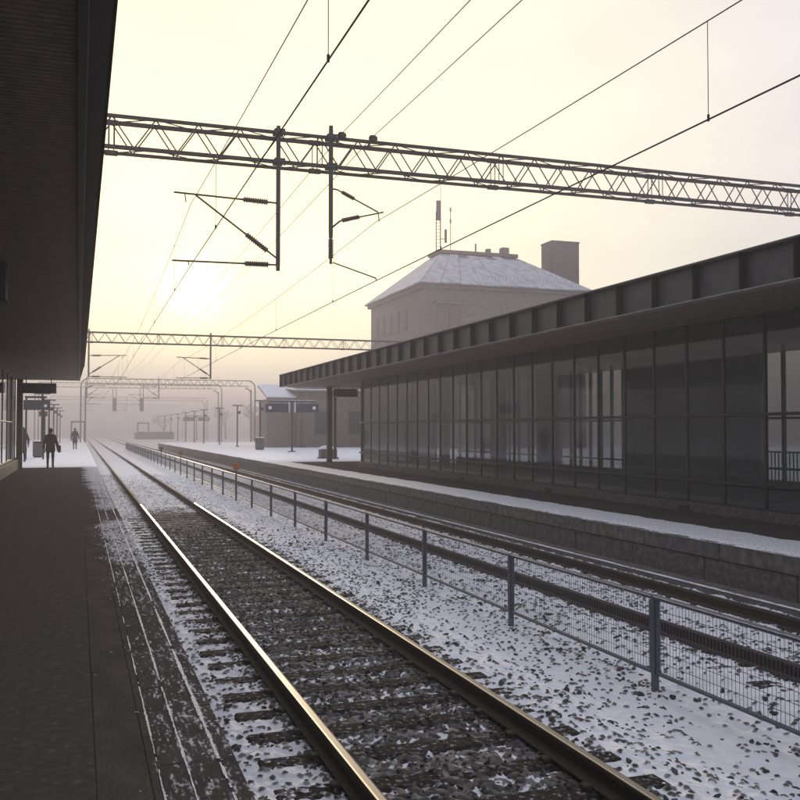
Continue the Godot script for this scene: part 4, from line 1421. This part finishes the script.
# ------------------------------------------------------------------ people
func skin_bones(st: SurfaceTool, bones: Array, cell: float, k: float) -> void:
	# tapered capsules joined by a smooth minimum, meshed as surface nets
	var lo := Vector3(1e9, 1e9, 1e9)
	var hi := -lo
	for b in bones:
		var r: float = maxf(b[2], b[3]) + 0.04
		for p in [b[0], b[1]]:
			lo = lo.min(p - Vector3(r, r, r))
			hi = hi.max(p + Vector3(r, r, r))
	var nx := int((hi.x - lo.x) / cell) + 2
	var ny := int((hi.y - lo.y) / cell) + 2
	var nz := int((hi.z - lo.z) / cell) + 2
	var f := PackedFloat32Array()
	f.resize(nx * ny * nz)
	f.fill(1.0)
	var own := PackedInt32Array()
	own.resize(nx * ny * nz)
	var best := PackedFloat32Array()
	best.resize(nx * ny * nz)
	best.fill(1e9)
	for bi in bones.size():
		var b: Array = bones[bi]
		var a: Vector3 = b[0]
		var ab: Vector3 = b[1] - a
		var ra: float = b[2]
		var rb: float = b[3]
		var l2 := maxf(ab.length_squared(), 1e-8)
		var r := maxf(ra, rb) + k + cell * 2.0
		var bl := (a.min(b[1]) - Vector3(r, r, r) - lo) / cell
		var bh := (a.max(b[1]) + Vector3(r, r, r) - lo) / cell
		for z in range(maxi(0, int(bl.z)), mini(nz, int(bh.z) + 2)):
			for y in range(maxi(0, int(bl.y)), mini(ny, int(bh.y) + 2)):
				for x in range(maxi(0, int(bl.x)), mini(nx, int(bh.x) + 2)):
					var p := lo + Vector3(x, y, z) * cell - a
					var t := clampf(p.dot(ab) / l2, 0.0, 1.0)
					var d := (p - ab * t).length() - lerpf(ra, rb, t)
					var i := (z * ny + y) * nx + x
					if d < best[i]:
						best[i] = d
						own[i] = bi
					var h := clampf(0.5 + 0.5 * (f[i] - d) / k, 0.0, 1.0)
					f[i] = lerpf(f[i], d, h) - k * h * (1.0 - h)
	var idx := {}
	var vs := []
	var ns := []
	var cs := []
	var corner := [0, 1, nx, nx + 1, nx * ny, nx * ny + 1, nx * ny + nx, nx * ny + nx + 1]
	var edges := [[0, 1], [2, 3], [4, 5], [6, 7], [0, 2], [1, 3], [4, 6], [5, 7], [0, 4], [1, 5], [2, 6], [3, 7]]
	for z in nz - 1:
		for y in ny - 1:
			for x in nx - 1:
				var i := (z * ny + y) * nx + x
				var neg := 0
				for c in corner:
					if f[i + c] < 0.0:
						neg += 1
				if neg == 0 or neg == 8:
					continue
				var s := Vector3.ZERO
				var n := 0
				for e in edges:
					var f0 := f[i + corner[e[0]]]
					var f1 := f[i + corner[e[1]]]
					if (f0 < 0.0) != (f1 < 0.0):
						var t := f0 / (f0 - f1)
						var p0 := Vector3(e[0] & 1, (e[0] >> 1) & 1, e[0] >> 2)
						var p1 := Vector3(e[1] & 1, (e[1] >> 1) & 1, e[1] >> 2)
						s += p0.lerp(p1, t)
						n += 1
				idx[i] = vs.size()
				vs.append(lo + (Vector3(x, y, z) + s / n) * cell)
				var g := Vector3(f[i + 1] + f[i + 1 + nx] + f[i + 1 + nx * ny] + f[i + 1 + nx + nx * ny] - f[i] - f[i + nx] - f[i + nx * ny] - f[i + nx + nx * ny],
					f[i + nx] + f[i + nx + 1] + f[i + nx + nx * ny] + f[i + nx + 1 + nx * ny] - f[i] - f[i + 1] - f[i + nx * ny] - f[i + 1 + nx * ny],
					f[i + nx * ny] + f[i + nx * ny + 1] + f[i + nx * ny + nx] + f[i + nx * ny + nx + 1] - f[i] - f[i + 1] - f[i + nx] - f[i + nx + 1])
				ns.append(g.normalized())
				cs.append(bones[own[i]][4])
	var stride := [1, nx, nx * ny]
	for i in idx:
		var z := int(i) / (nx * ny)
		var y := (int(i) / nx) % ny
		var x := int(i) % nx
		for a in 3:
			if (f[i] < 0.0) == (f[i + stride[a]] < 0.0):
				continue
			var u := (a + 1) % 3
			var v := (a + 2) % 3
			var at := [x, y, z]
			if at[u] == 0 or at[v] == 0:
				continue
			var q := [i, i - stride[u], i - stride[u] - stride[v], i - stride[v]]
			var ok := true
			for c in q:
				if not idx.has(c):
					ok = false
			if not ok:
				continue
			if f[i] < 0.0:
				q.reverse()
			for c in [0, 1, 2, 0, 2, 3]:
				var m: int = idx[q[c]]
				st.set_normal(ns[m])
				st.set_color(cs[m])
				st.add_vertex(vs[m])

func hand(st: SurfaceTool, wrist: Vector3, side: float, skin: Color) -> void:
	var b := [[wrist, wrist + Vector3(0, -0.075, -0.012), 0.026, 0.030, skin], [wrist + Vector3(0, -0.05, -0.028), wrist + Vector3(0, -0.05, 0.024), 0.018, 0.018, skin]]
	var lens := [0.062, 0.075, 0.070, 0.055]
	for k in 4:
		var a := wrist + Vector3(0, -0.095, -0.036 + k * 0.0215)
		var m := a + Vector3(-side * 0.006, -lens[k] * 0.5, -0.002)
		var e := m + Vector3(-side * 0.022, -lens[k] * 0.45, 0.0)
		b.append([wrist + Vector3(0, -0.06, -0.028 + k * 0.017), a, 0.012, 0.0095, skin])
		b.append([a, m, 0.0095, 0.009, skin])
		b.append([m, e, 0.009, 0.008, skin])
	var t0 := wrist + Vector3(0, -0.035, -0.03)
	b.append([t0, t0 + Vector3(-side * 0.012, -0.032, -0.030), 0.013, 0.011, skin])
	b.append([t0 + Vector3(-side * 0.012, -0.032, -0.030), t0 + Vector3(-side * 0.020, -0.062, -0.028), 0.011, 0.009, skin])
	skin_bones(st, b, 0.006, 0.006)

func person(label: String, at: Vector3, turn: float, h: float, coat: Color, trousers: Color, skirt: float, stride: float, arm_out: float, hooded: bool) -> Node3D:
	var t := thing("person", label, "person", at)
	t.rotation.y = turn
	t.scale = Vector3.ONE * (h / 1.74)
	var skin := Color(0.30, 0.18, 0.13)
	var hair := Color(0.03, 0.022, 0.018)
	var shoe := Color(0.02, 0.018, 0.016)
	var b := []
	for s in [-1.0, 1.0]:
		var fz: float = -s * stride
		var hip := Vector3(s * 0.095, 0.92, 0)
		var knee := Vector3(s * 0.105, 0.50, fz * 0.55 - 0.02)
		var ank := Vector3(s * 0.11, 0.085, fz + (0.03 if fz > 0 else 0.0))
		b.append([hip, knee, 0.090, 0.062, trousers])
		b.append([knee, ank, 0.060, 0.045, trousers])
		b.append([ank + Vector3(0, -0.035, 0.045), ank + Vector3(s * 0.02, -0.048, -0.15), 0.045, 0.036, shoe])
		var sh := Vector3(s * 0.165, 1.395, 0.01)
		var el := Vector3(s * (0.225 + arm_out), 1.13, 0.05)
		var wr := Vector3(s * (0.255 + arm_out), 0.90, -0.02)
		b.append([sh, el, 0.070, 0.058, coat])
		b.append([el, wr, 0.056, 0.044, coat])
		b.append([Vector3(s * 0.06, 1.42, 0.01), sh, 0.085, 0.072, coat])
		b.append([Vector3(s * 0.075, 1.36, 0), Vector3(s * 0.075, 1.02, 0), 0.115, 0.105, coat])
		b.append([Vector3(s * 0.075, 1.02, 0), Vector3(s * 0.085, skirt, fz * 0.12), 0.110, 0.125, coat])
	b.append([Vector3(0, 1.38, 0), Vector3(0, skirt + 0.05, 0), 0.13, 0.125, coat])
	b.append([Vector3(0, 1.44, 0.01), Vector3(0, 1.54, -0.01), 0.062, 0.056, coat if hooded else skin])
	b.append([Vector3(0, 1.60, -0.025), Vector3(0, 1.65, -0.015), 0.074, 0.082, skin])
	b.append([Vector3(0, 1.54, -0.045), Vector3(0, 1.57, -0.06), 0.045, 0.05, skin])
	b.append([Vector3(0, 1.605, -0.105), Vector3(0, 1.585, -0.118), 0.012, 0.015, skin])
	for s in [-1.0, 1.0]:
		b.append([Vector3(s * 0.082, 1.625, 0.0), Vector3(s * 0.084, 1.59, 0.0), 0.014, 0.012, skin])
		b.append([Vector3(s * 0.032, 1.628, -0.094), Vector3(s * 0.032, 1.628, -0.095), 0.012, 0.012, hair])
	b.append([Vector3(-0.02, 1.56, -0.104), Vector3(0.02, 1.56, -0.104), 0.008, 0.008, Color(0.25, 0.09, 0.08)])
	var st := begin()
	skin_bones(st, b, 0.02, 0.03)
	for s in [-1.0, 1.0]:
		hand(st, Vector3(s * (0.257 + arm_out), 0.885, -0.022), s, skin)
	put(t, "body", st.commit(), M.person)
	var hs := begin()
	var hb := [[Vector3(0, 1.665, 0.0), Vector3(0, 1.675, 0.005), 0.092, 0.09, coat if hooded else hair], [Vector3(0, 1.66, 0.02), Vector3(0, 1.585, 0.035), 0.08, 0.062, coat if hooded else hair]]
	if hooded:
		hb.append([Vector3(0, 1.62, 0.02), Vector3(0, 1.48, 0.04), 0.095, 0.10, coat])
	skin_bones(hs, hb, 0.012, 0.02)
	put(t, "hood" if hooded else "hair", hs.commit(), M.person)
	return t

func people() -> void:
	var black := Color(0.022, 0.021, 0.022)
	var grey := Color(0.035, 0.034, 0.036)
	var p := person("person in a dark coat walking away at the canopy end, bag at the side", Vector3(-1.18, 0.55, -44.3), 0.06, 1.74, black, Color(0.03, 0.03, 0.033), 0.80, 0.05, 0.03, false)
	var bag := thing("shoulder_bag", "dark shoulder bag at the walking person's hip", "bag", p.position + Vector3(0.37, 0.68, -0.02))
	block(bag, "bag_body", Vector3(0, 0.16, 0), Vector3(0.13, 0.32, 0.36), M.dark_metal, 0.05)
	rod(bag, "strap", Vector3(-0.02, 0.31, -0.14), Vector3(-0.10, 0.52, -0.03), 0.012, M.dark_metal)
	rod(bag, "strap", Vector3(-0.02, 0.31, 0.14), Vector3(-0.10, 0.52, 0.03), 0.012, M.dark_metal)
	person("distant hooded person walking up the snowy platform in the haze", Vector3(-0.30, 0.59, -82.5), PI + 0.1, 1.75, grey, black, 0.62, 0.10, 0.05, true)
	person("person standing half hidden behind the canopy column", Vector3(-2.72, 0.59, -52.0), 0.4, 1.76, grey, black, 0.55, 0.02, 0.04, true)

# ------------------------------------------------------------------ trees in the haze
func trees() -> void:
	var spots := [[36.0, 205.0, 12.0], [44.0, 215.0, 11.0], [33.0, 225.0, 10.0], [20.0, 240.0, 9.0]]
	for k in spots.size():
		var s: Array = spots[k]
		tree("bare winter tree in the haze, %s from the far lamps" % ORD[k], Vector3(s[0], -0.3, -s[1]), s[2], 500 + k)

func tree(label: String, at: Vector3, h: float, sd: int) -> void:
	var t := thing("bare_tree", label, "tree", at, "bare trees in the haze")
	var r := RandomNumberGenerator.new()
	r.seed = sd
	var trunk := begin()
	var crown := begin()
	var todo := [[Vector3.ZERO, Vector3(r.randf_range(-0.05, 0.05), 1, r.randf_range(-0.05, 0.05)), h * 0.30, h * 0.022, 0]]
	while todo.size() > 0:
		var b: Array = todo.pop_back()
		var a: Vector3 = b[0]
		var e: Vector3 = a + (b[1] as Vector3).normalized() * b[2]
		add_beam(trunk if b[4] < 2 else crown, a, e, b[3] * 1.5, b[3] * 1.5)
		if b[4] >= 5:
			continue
		var n := 3 if b[4] < 4 else 4
		for k in n:
			var d: Vector3 = (b[1] as Vector3).normalized() + Vector3(r.randf_range(-1, 1), r.randf_range(-0.35, 0.7), r.randf_range(-1, 1)) * (0.75 + 0.1 * b[4])
			todo.append([a.lerp(e, r.randf_range(0.65, 1.0)), d, b[2] * r.randf_range(0.55, 0.82), maxf(b[3] * 0.62, 0.018), b[4] + 1])
	put(t, "trunk", trunk.commit(), M.bark)
	put(t, "crown", crown.commit(), M.bark)

# ------------------------------------------------------------------ a denser bank of mist down the line
func mist() -> void:
	var f := FogVolume.new()
	f.name = "mist_bank"
	f.shape = RenderingServer.FOG_VOLUME_SHAPE_BOX
	f.size = Vector3(420, 16, 520)
	f.position = Vector3(40, 7.0, -335)
	var m := FogMaterial.new()
	m.density = 0.006
	m.albedo = Color(1.0, 0.975, 0.985)
	f.material = m
	add_child(f)
	tag(f, "pale bank of mist lying over the far end of the station", "mist", "", "stuff")
